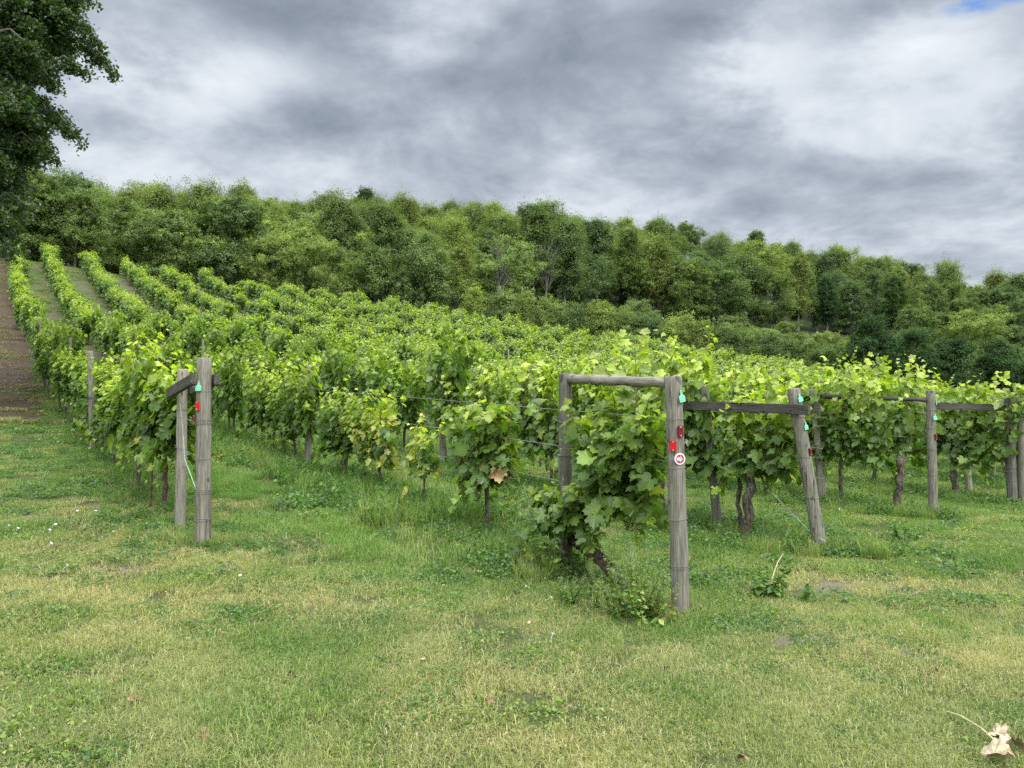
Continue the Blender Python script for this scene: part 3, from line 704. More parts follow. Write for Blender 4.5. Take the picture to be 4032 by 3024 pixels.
scatter('distant_vines', np.array(stuffP), stuffR, stuffS, stuffI, ffol, 'bright green mass of distant vines covering the upper slope below the wood', 'vines')

# hand-placed vines at the front of the second row (behind the log-topped frame and left of it)
def hand(k, y, label, off=0.0, rz=0.0, **kw):
    v = make_vine(**kw); place(v, k, y, off); v.rotation_euler = (0, 0, ROWANG + rz); tag(v, label, 'grapevine', VG); return v
hand(1, 6.4, 'big dark-leaved grapevine climbing between the posts under the log crossbar', seed=101, tmpl=GL2, L=.70, h0=.68, h1=1.62, thick=.36, nsh=15, droop=.15, lsize=.165, per=2, trunk=False, grapes=2, big=.3, yellow=.01, youth=.75)
hand(1, 6.85, 'bushy low grapevine with a trunk hidden by leaves beside the brace post', seed=102, tmpl=GL2, off=-.12, L=.65, h0=.38, h1=.88, thick=.5, nsh=11, droop=.6, lsize=.15, per=2, trunk_r=.045, trunk_h=.5, grapes=0, youth=.8)
hand(1, 8.1, 'grapevine with one pink and yellow leaf left of the log-topped frame', seed=103, tmpl=GL2, L=.9, h0=.65, h1=1.6, thick=.45, nsh=17, droop=.35, lsize=.15, per=2, trunk_r=.024, trunk_h=.68, grapes=2, yellow=.05, big=.25, youth=.95)
hand(1, 9.25, 'young thin grapevine with few leaves in the gap of the second row', seed=104, tmpl=GL2, L=.5, h0=.55, h1=1.15, thick=.3, nsh=5, droop=.2, lsize=.13, per=1, trunk_r=.014, trunk_h=.55, grapes=0, yellow=.3, youth=1.2)
hand(1, 10.3, 'sickly grapevine full of yellow leaves in the second row', seed=105, tmpl=GL2, L=.75, h0=.55, h1=1.5, thick=.38, nsh=11, droop=.5, lsize=.14, per=2, trunk_r=.02, trunk_h=.6, grapes=2, yellow=.42, youth=1.1)
hand(1, 11.3, 'dense green grapevine just right of the stout stake in the second row', seed=106, tmpl=GL2, L=1.2, h0=.6, h1=1.62, thick=.45, nsh=20, droop=.3, lsize=.14, per=2, trunk_r=.03, trunk_h=.7, grapes=3, yellow=.02)

# ------------------------------------------------------------------ end frames
def post_mb(top, r, lean=(0, 0), seed=0, seg=22, taper=.93, h0=-.15):
    """round post from below ground to the height of its top, leaning by an offset at the top"""
    rg = random.Random(seed); n = 14; pts = []; rd = []
    for i in range(n + 1):
        f = i / n; z = h0 + (top - h0) * f
        pts.append((lean[0] * f + rg.uniform(-.002, .002), lean[1] * f + rg.uniform(-.002, .002), z)); rd.append(r * (1 + (taper - 1) * f) * rg.uniform(.985, 1.015))
    rd.append(rd[-1] * .88); pts.append((pts[-1][0], pts[-1][1], top + .012))
    return MB().tube(pts, rd, seg, wob=.035, seed=seed)
def disc_mb(c, rad, th, q, n=32):
    c = Vector(c); V = []
    for z in (0, th):
        for k in range(n): V.append(c + q @ Vector((math.cos(2 * PI * k / n) * rad, math.sin(2 * PI * k / n) * rad, z)))
    return MB().add(V, [list(range(n))[::-1], list(range(n, 2 * n))] + [[k, (k + 1) % n, n + (k + 1) % n, n + k] for k in range(n)])
def poly_mb(c, pts, th, q):
    c = Vector(c); n = len(pts); V = [c + q @ Vector((a, b, z)) for z in (0, th) for a, b in pts]
    return MB().add(V, [list(range(n))[::-1], list(range(n, 2 * n))] + [[k, (k + 1) % n, n + (k + 1) % n, n + k] for k in range(n)])
def face_q(ang):
    """orientation whose +Z points outward from the post toward azimuth ang (0 = toward -Y), +Y up"""
    out = Vector((math.sin(ang), -math.cos(ang), 0)); up = Vector((0, 0, 1)); x = up.cross(out)
    return Matrix((x, up, out)).transposed().to_quaternion(), out
def on_post(axis_at, r, ang, z, gap=.002):
    q, out = face_q(ang); b = axis_at(z); return q, Vector((b[0], b[1], z)) + out * (r + gap)
def reflector(parent, axis_at, r, ang, z, m, roll=0.0):
    q, c = on_post(axis_at, r, ang, z); q = q @ Euler((0, 0, roll)).to_quaternion()
    bm = bmesh.new(); bmesh.ops.create_cube(bm, size=1); bmesh.ops.scale(bm, vec=(.048, .082, .013), verts=bm.verts)
    bmesh.ops.bevel(bm, geom=list(bm.edges), offset=.0035, segments=2, affect='EDGES')
    bm.verts.index_update(); mb = MB().add([q @ (v.co + Vector((0, 0, .005))) + c for v in bm.verts], [[v.index for v in f.verts] for f in bm.faces]); bm.free()
    o = mb.obj('reflector', m, parent)
    for s in (-1, 1): disc_mb(c + q @ Vector((0, s * .031, .0112)), .0062, .003, q, 12).obj('screw', M_screw, o)
    return o
TAGSH = [(-.034, -.030), (.030, -.030), (.034, -.024), (.034, .018), (.012, .030), (.009, .062), (0, .067), (-.009, .062), (-.012, .030), (-.034, .018)]
def ear_tag(parent, axis_at, r, ang, z, roll=0.0, lines=(), off=.006, sc_=.9):
    q, c = on_post(axis_at, r, ang, z, off); q = q @ Euler((R(-6), 0, roll)).to_quaternion()
    o = poly_mb(c, [(a * sc_, b * sc_) for a, b in TAGSH], .0022, q).obj('ear_tag', M_tag, parent)
    disc_mb(c + q @ Vector((0, .055 * sc_, .0024)), .005, .002, q, 10).obj('screw', M_screw, o)
    for i, tx in enumerate(lines):
        cu = bpy.data.curves.new('t', 'FONT'); cu.body = tx; cu.size = .0175 * sc_; cu.extrude = .0002; cu.align_x = 'CENTER'; cu.align_y = 'CENTER'
        to = bpy.data.objects.new('t', cu); me = bpy.data.meshes.new_from_object(to)
        me.transform(Matrix.Translation(c + q @ Vector((0, (.006 - i * .022) * sc_, .0026))) @ q.to_matrix().to_4x4())
        me.materials.clear(); me.materials.append(M_ink); bpy.data.objects.remove(to)
        link(bpy.data.objects.new('lettering', me), o)
    return o
def wraps(parent, axis_at, r, zs, seed=0, tail=False):
    mb = MB(); rg = random.Random(seed)
    for z in zs:
        for j in range(rg.choice([1, 2])):
            b = axis_at(z); mb.ring((b[0], b[1], z + j * .009 + rg.uniform(-.003, .003)), r + .0035, .0016, n=22, tilt=rg.uniform(.002, .010), seed=seed + j + int(z * 100))
    if tail:
        b = axis_at(zs[-1]); mb.tube([(b[0] + .01, b[1] - r - .004, zs[-1]), (b[0] + .005, b[1] - r - .02, zs[-1] - .05), (b[0] + .03, b[1] - r - .02, zs[-1] - .03)], .0016, 5)
    return mb.obj('wire_wrap', M_wire, parent)
def axis_fn(base, lean, top, h0=-.15):
    return lambda z: (base[0] + lean[0] * (z - h0) / (top - h0), base[1] + lean[1] * (z - h0) / (top - h0))
def frame(name, nearp, farp, label, group='end frames holding the vine row wires', cat='trellis'):
    """nearp, farp: world (x, y, top height above ground, radius, lean at top, material)"""
    x0, y0 = nearp[0], nearp[1]; g0 = gz(x0, y0); root = empty(name, (x0, y0, g0))
    res = []
    for i, (x, y, top, r, lean, m) in enumerate((nearp, farp)):
        dz = gz(x, y) - g0; o = post_mb(top, r, lean, seed=hash(name) % 97 * 0 + int(x * 13) + i).obj('post', m, root, True)
        o.location = (x - x0, y - y0, dz)
        a = axis_fn((x - x0, y - y0), lean, top); res.append((a, r, dz, top))
    tag(root, label, cat, group); return root, res
def beam_obj(root, p, q, kind, size, m, name='crossbeam'):
    p, q = Vector(p), Vector(q); d = q - p; L = d.length; mb = MB()
    if kind == 'log':
        n = 10; mb.tube([(L * i / n, .006 * math.sin(i * 1.3), .004 * math.cos(i * 2.1)) for i in range(n + 1)], [size * (1 + .05 * math.sin(i * 1.9) - .12 * (i / n)) for i in range(n + 1)], 16, wob=.04, seed=3)
    else: mb.box((L / 2, 0, 0), (L, size[0], size[1]), bev=.004)
    o = mb.obj(name, m, root, kind == 'log'); o.location = p; o.rotation_euler = d.to_track_quat('X', 'Z').to_euler(); return o

# A: left frame with plank
ax, ay = at(803, 7.09), 7.09
fx, fy = at(712, 8.0), 8.0
rootA, ra = frame('end_trellis', (ax, ay, 1.94 - gz(ax, ay), .070, (.0, 0), M_post), (fx, fy, 1.87 - gz(fx, fy), .055, (.02, 0), M_post_pale), 'plank-braced pair of grey posts with two red reflectors at the leftmost row')
A0 = ra[0][0]; dzA = ra[1][2]
d = Vector((ax - fx, ay - fy, 0)).normalized(); sd_ = Vector((-d.y, d.x, 0))     # unit along the row toward the viewer
pf = Vector((fx - ax, fy - ay, 1.655 - gz(ax, ay))); pn = Vector((0, 0, 1.755 - gz(ax, ay))); ZA = 1.94 - gz(ax, ay) - 1.80
side = Vector((d.y, -d.x, 0)) * -1.0
side = side if side.y < 0 or side.x < 0 else -side
beam_obj(rootA, pf + side * -.098 - d * .12 + Vector((0, 0, 0)), pn + side * -.098 + d * .07, 'plank', (.045, .10), M_plank)
beam_obj(rootA, pf + side * .098 - d * .12 + Vector((0, 0, -.03)), pn + side * .098 + d * .02, 'plank', (.045, .10), M_plank)
ear_tag(rootA, A0, .070, R(-16), 1.535 + ZA, 0, ('ROW 2', 'SEYVAL'))
reflector(rootA, A0, .070, R(-24), 1.37 + ZA, M_red); reflector(rootA, A0, .071, R(-62), 1.245 + ZA, M_darkred)
wraps(rootA, A0, .0715, [1.44, 1.17, 1.14], 3); wraps(rootA, A0, .073, [.82, .52, .50, .26], 4, True)
A1 = ra[1][0]; o = wraps(rootA, A1, .055, [1.22 + dzA, .82 + dzA], 5)
MB().tube([(fx - ax + .02, fy - ay - .06, 1.28 + dzA), (fx - ax + .07, fy - ay - .10, .95 + dzA), (fx - ax + .13, fy - ay - .2, .72 + dzA), (-.06, -.02, .54)], .005, 6).obj('rope', M_rope, rootA)

# B: log topped frame with arrow disc
bx, by = at(2680, 5.8), 5.8; f2x, f2y = at(2226, 6.98), 6.98
rootB, rb = frame('end_trellis', (bx, by, 1.76, .069, (-.055, 0), M_post), (f2x, f2y, 1.78, .064, (.0, 0), M_post_dark), 'log-topped pair of posts carrying the round arrow disc and two red reflectors')
B0 = rb[0][0]; db = rb[1][2]
beam_obj(rootB, (f2x - bx + .03, f2y - by - .02, 1.74 + db), (-.10, .02, 1.722), 'log', .044, M_log)
ear_tag(rootB, B0, .066, R(38), 1.605, R(8), ('ROW 1', 'SEYVAL'), .012, .92)
reflector(rootB, B0, .067, R(20), 1.36, M_darkred, R(2)); reflector(rootB, B0, .067, R(-24), 1.25, M_red, R(-1))
q, c = on_post(B0, .068, R(12), 1.155, .001)
da = disc_mb(c, .043, .004, q).obj('arrow_disc', M_white, rootB)
disc_mb(c + q @ Vector((0, 0, .0042)), .033, .0008, q).obj('disc_face', M_crimson, da)
poly_mb(c + q @ Vector((0, 0, .0052)), [(-.027, -.014), (-.002, -.014), (-.001, -.027), (.026, -.001), (.002, .027), (-.001, .014), (-.027, .015)], .0008, q).obj('arrow', M_arrow, da)
wraps(rootB, B0, .0685, [1.45, 1.085, .70, .34], 8)
wraps(rootB, rb[1][0], .064, [1.35 + db, 1.05 + db], 9)

# C: leaning frame with dark plank nailed across the front
cx, cy = at(3240, 8.2), 8.2; f3x, f3y = at(2829, 9.36), 9.36
rootC, rc = frame('end_trellis', (cx, cy, 1.76, .071, (-.315, 0), M_post), (f3x, f3y, 1.74, .054, (-.17, 0), M_post_dark), 'leaning pair of posts with a dark sawn plank nailed across')
C0 = rc[0][0]; dc = rc[1][2]
zt = 1.56
p1 = Vector((f3x - cx - .13 - .25, f3y - cy - .09 + .25, 1.52 + dc)); p2 = Vector((-.29, -.10, 1.545))
dd = (p2 - p1); beam_obj(rootC, p1, p2 + dd.normalized() * .12, 'plank', (.045, .105), M_plank)
beam_obj(rootC, Vector((-.16, .12, 1.555)), Vector((-.03, .0, 1.555)), 'plank', (.05, .11), M_plank, 'nailing_block')
ear_tag(rootC, C0, .069, R(25), 1.655, R(18), ('ROW 3', ), .01); ear_tag(rootC, C0, .069, R(35), 1.36, R(8), ('ROW 3', 'SEYVAL'), .01)
reflector(rootC, C0, .071, R(38), 1.10, M_darkred, R(10)); wraps(rootC, C0, .072, [1.47, 1.04, .62], 13)
MB().tube([(at(3040, 9) - cx, .8, .55), (at(3130, 8.6) - cx, .35, .33), (at(3200, 8.2) - cx, -.04, .20), (at(3245, 8.1) - cx, -.11, .17)], .0045, 6).obj('rope', M_rope, rootC)

# D: rough rail frame
d0x, d0y = at(3672, 10.7), 10.7; d1x, d1y = at(3240, 11.7), 11.7
rootD, rd_ = frame('end_trellis', (d0x, d0y, 1.76, .062, (-.03, 0), M_post), (d1x, d1y, 1.72, .060, (-.14, 0), M_post_pale), 'pair of posts joined by a rough round rail, right of the leaning frame')
D0 = rd_[0][0]; dd_ = rd_[1][2]
beam_obj(rootD, (d1x - d0x - .10, d1y - d0y - .05, 1.63 + dd_), (-.08, .0, 1.64), 'log', .036, M_plank)
ear_tag(rootD, D0, .060, R(18), 1.39, R(2), ('ROW 4', 'SEYVAL'), .01); ear_tag(rootD, D0, .060, R(55), 1.60, R(2), (), .012)
reflector(rootD, D0, .061, R(26), 1.13, M_darkred); wraps(rootD, D0, .062, [1.5, 1.25, .95, .6], 17)

# E: double post frame at the right edge
e0x, e0y = at(3982, 12.4), 12.4; e1x, e1y = at(3815, 13.9), 13.9
rootE, re_ = frame('end_trellis', (e0x, e0y, 1.74, .075, (-.04, 0), M_post_dark), (e1x, e1y, 1.76, .060, (-.13, 0), M_post_pale), 'dark double posts at the right edge joined by a long plank')
o = post_mb(1.75, .070, (-.02, 0), 77).obj('post', M_post, rootE, True); o.location = (.155, -.03, 0)
beam_obj(rootE, (at(3690, 12.5) - e0x, .3, 1.60), (.38, -.13, 1.57), 'plank', (.045, .11), M_plank)
wraps(rootE, re_[0][0], .077, [1.55, .62, .55, .42], 21)
reflector(rootE, lambda z: (.14, -.03), .072, R(40), 1.12, M_red)
# F: next frame back, partly hidden
f0x, f0y = at(4010, 15.6), 15.6; f1x, f1y = at(3905, 16.2), 16.2
rootF, rf = frame('end_trellis', (f0x, f0y, 1.78, .065, (0, 0), M_post_dark), (f1x, f1y, 1.8, .06, (0, 0), M_post), 'half-hidden frame behind the dark double posts')
beam_obj(rootF, (f1x - f0x, f1y - f0y - .08, 1.66 + rf[1][2]), (.05, -.08, 1.68), 'log', .04, M_post_dark)

# stakes along the rows
stake_src = {}
def make_stake(name, top, r, m, seed):
    me = post_mb(top, r, (0, 0), seed, 14, .95).mesh(name, m, True); return me
SM = [make_stake('stake', 1.80, .040, M_post, 1), make_stake('stake', 1.86, .036, M_post_dark, 2), make_stake('stake', 1.78, .045, M_post_pale, 3)]
SG = 'wooden stakes standing in the vine rows'
SPEC = {0: [14.0], 1: [12.5], 2: [15.2]}
for k in range(14):
    ys = list(SPEC.get(k, [row_start(k) + 7.5])); j = 1
    while ys[-1] < 66 - k * 1.5: ys.append(ys[-1] + 5.9 + .3 * math.sin(k + j)); j += 1
    for i, y in enumerate(ys):
        x = ROWS[k] + RS * y
        if abs(x) > y * .69: continue
        o = bpy.data.objects.new('vine_stake', SM[(i + k) % 3 if (k, i) not in ((0, 0), (1, 0)) else 0]); link(o)
        x += .04 - (.14 if (k, i) == (0, 0) else .12 if (k, i) == (1, 0) else 0); o.location = (x, y, gz(x, y)); o.rotation_euler = (R(prng.uniform(-2.5, 2.5)), R(prng.uniform(-2.5, 2.5)), prng.uniform(0, 6))
        s = 1.35 if y < 17 else 1.15; o.scale = (s, s, 1.0 if y < 18 else 1.04)
        tag(o, f'weathered wooden stake, {ordinal(i + 1)} from the near end of the {row_name(k)}', 'stake', SG)

# trellis wires
for k in range(6):
    y0 = row_start(k); ye = 60
    for j, h in enumerate((.80, 1.12, 1.45)):
        ys = np.arange(y0, ye, 1.5); pts = [(ROWS[k] + RS * y, y, gz(ROWS[k] + RS * y, y) + h + .01 * math.sin(y)) for y in ys]
        o = MB().tube(pts, .003, 5).obj('trellis_wire', M_wire)
        tag(o, f'{["lowest", "middle", "topmost"][j]} taut grey wire strung along the {row_name(k)}', 'wire', 'wires strung along the vine rows')

# fallen old trunk below the log-topped frame
mb = MB(); P0 = (at(2225, 7.05), 7.05); P1 = (at(2465, 6.25), 6.25)
pts = []; 
for i in range(9):
    f = i / 8; x = P0[0] + (P1[0] - P0[0]) * f; y = P0[1] + (P1[1] - P0[1]) * f
    pts.append((x, y, gz(x, y) + .27 * (1 - f ** 1.8) + .05))
mb.tube(pts, [.055, .06, .066, .062, .06, .056, .05, .04, .015], 12, wob=.18, seed=9)
mb.tube([(P0[0] - .03, P0[1], gz(*P0) + .0), (P0[0] - .02, P0[1] + .01, gz(*P0) + .15), (P0[0] + .02, P0[1], gz(*P0) + .45)], [.06, .055, .04], 10, wob=.2, seed=4)
tag(mb.obj('old_vine_trunk', M_bark, None, True), 'thick gnarled old vine trunk bending down to the ground behind the arrow post', 'vine trunk')

# tall weeds by the log frame
def tall_weed(name, n, h, spread, seed, seedy=True, cols=WEED, leafs=.05):
    rg = np.random.default_rng(seed); root = empty(name, (0, 0, 0)); mb = MB(); P = []; N = []; T = []; S = []; C = []
    for i in range(n):
        a = rg.uniform(0, 2 * PI); r0 = abs(rg.normal(0, spread * .35)); hh = h * rg.uniform(.55, 1.0); p = np.array([r0 * math.cos(a), r0 * math.sin(a), -.01]); d = np.array([math.cos(a) * .25, math.sin(a) * .25, 1.]); pts = []
        m_ = 9
        for j in range(m_):
            pts.append(tuple(p)); d = d + rg.normal(0, .07, 3); d /= np.linalg.norm(d); q = p + d * hh / m_
            for u in range(4):
                f = (j + rg.uniform()) / m_
                if f < .78 or not seedy:
                    P.append(p + (q - p) * rg.uniform()); dd = rg.normal(0, 1, 3); dd[2] = rg.uniform(-.2, .5); T.append(dd); N.append([rg.normal(0, .4), rg.normal(0, .4), 1]); S.append(leafs * (1.1 - .7 * f) * rg.uniform(.6, 1.2)); C.append(np.array(cols[rg.integers(len(cols))]))
                else:
                    for w in range(7): P.append(p + (q - p) * rg.uniform() + rg.normal(0, .010, 3)); T.append(rg.normal(0, 1, 3)); N.append(rg.normal(0, 1, 3)); S.append(.011 * rg.uniform(.7, 1.3)); C.append(np.array((.22, .27, .12)))
            p = q
        mb.tube(pts, [.0035 * (1 - .6 * j / m_) for j in range(m_)], 5)
    V, Fs = leaf_cloud(np.array(P), np.array(N), np.array(T), np.array(S), OV, rg); c = np.array(C) * rg.uniform(.8, 1.2, (len(C), 1))
    link(bpy.data.objects.new('leaves', mesh_np('leaves', V, Fs, M_weed, False, np.repeat(c, 6, 0))), root); mb.obj('stems', M_stem, root); return root
def put(o, px, y, label, cat, group=None, rz=0.0):
    x = at(px, y); o.location = (x, y, gz(x, y)); o.rotation_euler = (0, 0, rz); return tag(o, label, cat, group)
put(tall_weed('tall_weed', 7, 1.25, .14, 1, cols=WEED + [(.24, .31, .06)], leafs=.06), 2170, 6.6, 'tall seeding weed rising in front of the brace post of the log-topped frame', 'weed')
put(tall_weed('tall_weed', 28, .62, .34, 2, cols=WEED + [(.24, .31, .06), (.3, .33, .08)], leafs=.055), 2500, 5.55, 'bushy leggy weeds at the foot of the arrow post', 'weed')
put(tall_weed('tall_weed', 8, .34, .2, 5, cols=[(.28, .26, .07), (.2, .17, .07), (.14, .2, .05)], leafs=.05), 2570, 5.5, 'yellowing brown weed touching the base of the arrow post', 'weed')
put(tall_weed('tall_weed', 6, .3, .25, 3, leafs=.06), 2230, 5.9, 'low green weed clump below the fallen vine trunk', 'weed')
put(tall_weed('tall_weed', 7, .38, .25, 4, False, leafs=.09), 3020, 6.4, 'fresh upright weed on the grass before the leaning frame', 'weed')
put(tall_weed('tall_weed', 6, .30, .2, 6, False, leafs=.07), 3560, 8.8, 'small weed tuft near the foot of the rail frame', 'weed')
# regrowth bushes at right
hand(3, 10.2, 'low ground-hugging vine regrowth in front of the dark double posts', off=1.35, seed=120, tmpl=GL2, L=.55, h0=.02, h1=.30, thick=.5, nsh=8, droop=.9, lsize=.13, per=2, trunk=False, grapes=0, canes=False, youth=.6, up_extra=0)
hand(3, 9.5, 'pale low vine suckers in the grass at the right edge', off=2.5, seed=121, tmpl=GL2, L=.5, h0=.02, h1=.28, thick=.4, nsh=5, droop=.9, lsize=.11, per=2, trunk=False, grapes=0, canes=False, youth=1.3, up_extra=0, yellow=.1)
# thick old trunks of the first vines on rows three to five
for (k, y, px, r, lb) in ((2, 8.75, 2935, .055, 'knotted pale-flecked'), (3, 11.0, 3530, .058, 'straight furrowed'), (4, 12.9, 3768, .05, 'dark crooked')):
    x = at(px, y); o = trunk_mb(200 + k, .80, r, (-.06 if k != 4 else .1, 0), 0).obj('old_vine_trunk', M_bark, None, True); o.location = (x, y, gz(x, y)); o.rotation_euler = (0, 0, ROWANG)
    tag(o, f'{lb} old vine trunk standing under the {["", "", "third", "fourth", "fifth"][k]} row from the left', 'vine trunk')

# tall shoots above the canopy
def sky_shoot(px, y, h0, h1, seed, label, lean=0.1, n=9):
    rg = np.random.default_rng(seed); x = at(px, y); pts = []; p = np.array([0., 0., h0]); d = np.array([lean, 0, 1.])
    for j in range(n + 1): pts.append(p.copy()); d += rg.normal(0, .07, 3); d /= np.linalg.norm(d); p = p + d * (h1 - h0) / n
    pts = np.array(pts); root = empty('vine_shoot', (x, y, gz(x, y))); MB().tube([tuple(q) for q in pts], [.0045 * (1 - .7 * j / n) for j in range(n + 1)], 6).obj('stem', M_cane, root)
    P, N, T, S, C = [], [], [], [], []
    for j in range(n):
        for s in (1, -1):
            if rg.uniform() < .25: continue
            f = j / n; a = rg.uniform(-.7, .7); o = np.array([s * math.cos(a), math.sin(a), .1]); P.append(pts[j] + o * rg.uniform(.03, .09)); N.append([rg.normal(0, .4), -.7 + rg.normal(0, .5), .7]); T.append([s, rg.normal(0, .3), -.5]); S.append(.19 * (1 - .45 * f) * rg.uniform(.7, 1.1)); C.append(np.array(MATURE) * (1 - f) + np.array(YOUNG) * f)
    V, Fs = leaf_cloud(np.array(P), np.array(N), np.array(T), np.array(S), GL2, rg); link(bpy.data.objects.new('leaves', mesh_np('leaves', V, Fs, M_vine, False, np.repeat(np.array(C), len(GL2[0]), 0))), root)
    tag(root, label, 'vine shoot', 'long shoots rising above the canopy')
sky_shoot(2500, 6.5, 1.45, 2.25, 1, 'long vine shoot with a big pale top leaf rising highest above the log crossbar', .12, 10)
sky_shoot(2420, 6.6, 1.5, 2.05, 2, 'thin vine shoot rising just left of the tallest one above the log crossbar', -.05)
sky_shoot(2560, 6.8, 1.4, 1.95, 3, 'short vine shoot near the top of the arrow post', .2)
sky_shoot(2060, 8.0, 1.4, 2.0, 4, 'vine shoot sticking up left of the log-topped frame', .15)
sky_shoot(3000, 8.9, 1.4, 2.05, 5, 'vine shoot rising over the dark plank left of the leaning post', .2)
sky_shoot(3040, 9.0, 1.35, 2.1, 6, 'leafy vine shoot close beside the leaning post top', .25)
for i, (px, y, h) in enumerate(((3380, 10.9, 2.3), (3440, 11.0, 2.42), (3600, 10.9, 2.35), (3660, 10.8, 2.42), (3880, 12.6, 2.3), (3960, 12.3, 2.35))):
    sky_shoot(px, y, 1.25, h - .02, 20 + i, f'leafy vine shoot above the rails at right, {ordinal(i + 1)} from the leaning post', (-1) ** i * .15)

# one pink-yellow autumn leaf
rg = np.random.default_rng(3); V, Fs = leaf_cloud(np.array([[0., 0, 0]]), np.array([[.1, -1, .3]]), np.array([[.1, 0, -1.]]), np.array([.2]), GL2, rg, .2, .3)
m_, t_ = mat('autumn_leaf'); tc_ = t_.new('ShaderNodeTexCoord').outputs['Object']
finish(t_, principled(t_, t_.ramp(t_.noise(tc_, 22, 3), [(.35, (.55, .47, .13)), (.5, (.62, .40, .20)), (.65, (.55, .22, .16))]), .6, .3)); M_autumn = m_
o = link(bpy.data.objects.new('autumn_leaf', mesh_np('autumn_leaf', V, Fs, M_autumn, False))); x = at(1960, 7.75); o.location = (x, 7.75, gz(x, 7.75) + .83)
tag(o, 'pink and yellow autumn vine leaf left of the log-topped frame', 'leaf')

# ------------------------------------------------------------------ small things in the grass
def petals(seed):
    rg = random.Random(seed); V = []; n = 10
    for k in range(n):
        a = 2 * PI * k / n; r = .016 * rg.uniform(.85, 1.15); V.append((math.cos(a) * r, math.sin(a) * r, .012))
    V.append((0, 0, 0)); mb = MB().add(V, [[k, (k + 1) % n, n] for k in range(n)])
    mb.tube([(0, 0, -.05), (0, 0, .001)], .0012, 4); return mb.mesh('white_flower', M_petal)
PET = [petals(i) for i in range(3)]
fl = [(40, 2090, 'a'), (75, 2100, ''), (100, 2070, ''), (200, 2105, ''), (225, 2085, ''), (205, 2160, ''), (205, 1860, ''), (310, 2030, ''), (380, 2030, ''), (300, 2005, ''), (320, 1990, ''), (270, 2250, ''), (160, 2250, ''),
      (70, 1935, ''), (180, 1880, ''), (950, 2290, ''), (1045, 2045, ''), (1095, 2035, ''), (1130, 2120, ''), (1410, 2095, ''), (930, 2070, ''), (1500, 2045, ''), (1530, 2050, ''), (1640, 2060, ''), (1720, 1990, ''), (1670, 2130, ''), (2165, 2375, ''), (2075, 2330, ''), (2145, 2300, ''),
      (2490, 2045, ''), (2570, 2050, ''), (3300, 2018, ''), (3230, 2060, ''), (2960, 2030, ''), (3035, 2065, ''), (2175, 2525, ''), (1290, 2120, ''), (1040, 2100, ''), (3910, 2010, ''), (3860, 1880, '')]
def pix_ground(px, py):
    y = 4.0
    for _ in range(40): y = (1.6 - gz(at(px, y), y)) * F / max(py - 1559, 30)
    return at(px, y), y
reg_ = lambda px, a, b: 0 if px < a else 1 if px < b else 2
fl.sort()
nth = [0, 0, 0]
for i, (px, py, _) in enumerate(fl):
    x, y = pix_ground(px, py); o = link(bpy.data.objects.new('white_flower', PET[i % 3])); o.location = (x, y, gz(x, y) + .05); o.rotation_euler = (R(prng.uniform(15, 60)), 0, prng.uniform(0, 6)); s = prng.uniform(.6, .95); o.scale = (s, s, s)
    where = 'in the grass left of the leftmost frame' if px < 600 else 'in the grass between the two front frames' if px < 2200 else 'in the grass right of the log-topped frame'
    q_ = reg_(px, 600, 2200); nth[q_] += 1
    tag(o, f'small white flower, {ordinal(nth[q_])} from the left {where}', 'flower', 'small white flowers ' + where)
def dead_leaf(seed, tmpl, size, m, name='fallen_leaf'):
    rg = np.random.default_rng(seed); V, Fs = leaf_cloud(np.array([[0., 0, 0]]), np.array([[.1, .2, 1]]), np.array([[0, 1., 0]]), np.array([size]), tmpl, rg, .9, .7); V[:, 2] += rg.normal(0, size * .06, len(V))
    return mesh_np(name, V, Fs, m, False)
DL = [dead_leaf(i, GL1 if i % 2 else OV, .055, M_drybrown) for i in range(4)] + [dead_leaf(i, GL1, .06, M_drytan) for i in (7, 8)]
lv = [(280, 2530), (150, 2425), (150, 2250), (430, 2215), (1150, 2665), (1365, 2580), (1365, 2310), (1130, 2415), (1220, 2400), (530, 2770), (320, 2240), (815, 2915), (1520, 2730), (1780, 2745), (1930, 2775), (2925, 3000), (740, 2195), (760, 2180), (1040, 2200), (2605, 2640), (1260, 2220), (1000, 2195),
      (2080, 2465), (1680, 2610), (3700, 2220), (3670, 2650), (560, 2120), (2560, 2010), (3560, 2260), (3830, 2270)]
TAN = {lv[j] for j in (22, 23, 24, 25)}; lv.sort(); nth = {}
for i, (px, py) in enumerate(lv):
    x, y = pix_ground(px, py); tan = (px, py) in TAN; o = link(bpy.data.objects.new('fallen_leaf', DL[4 + i % 2] if tan else DL[i % 4])); o.location = (x, y, gz(x, y) + .035); o.rotation_euler = (R(prng.uniform(-30, 30)), R(prng.uniform(-30, 30)), prng.uniform(0, 6)); s = prng.uniform(.7, 1.1); o.scale = (s, s, s)
    part = ('tan' if tan else 'brown'); where = 'on the lawn in front of the leftmost frame' if px < 1000 else 'on the lawn between the two front frames' if px < 2300 else 'on the grass at the right'
    nth[part, where] = nth.get((part, where), 0) + 1
    tag(o, f'curled {part} leaf, {ordinal(nth[part, where])} from the left {where}', 'leaf', f'{part} fallen leaves {where}')
PL = [(3900, 2900, 'tan dry leaf by the pale stalk, highest of three at the lower right corner', .11, 10), (3880, 2998, 'broad crumpled tan dry leaf at the bottom right corner', .14, 11), (3985, 2958, 'tan curled dry leaf nearest the right edge of the lawn', .13, 12)]
for (px, py, lb, s, sd2) in PL:
    x, y = pix_ground(px, py); o = link(bpy.data.objects.new('fallen_leaf', dead_leaf(sd2, GL2, s, M_drytan))); o.location = (x, y, gz(x, y) + .04); o.rotation_euler = (R(15), R(prng.uniform(-20, 20)), prng.uniform(0, 6)); tag(o, lb, 'leaf')
x0, y0 = pix_ground(3915, 2960); g0 = gz(x0, y0)
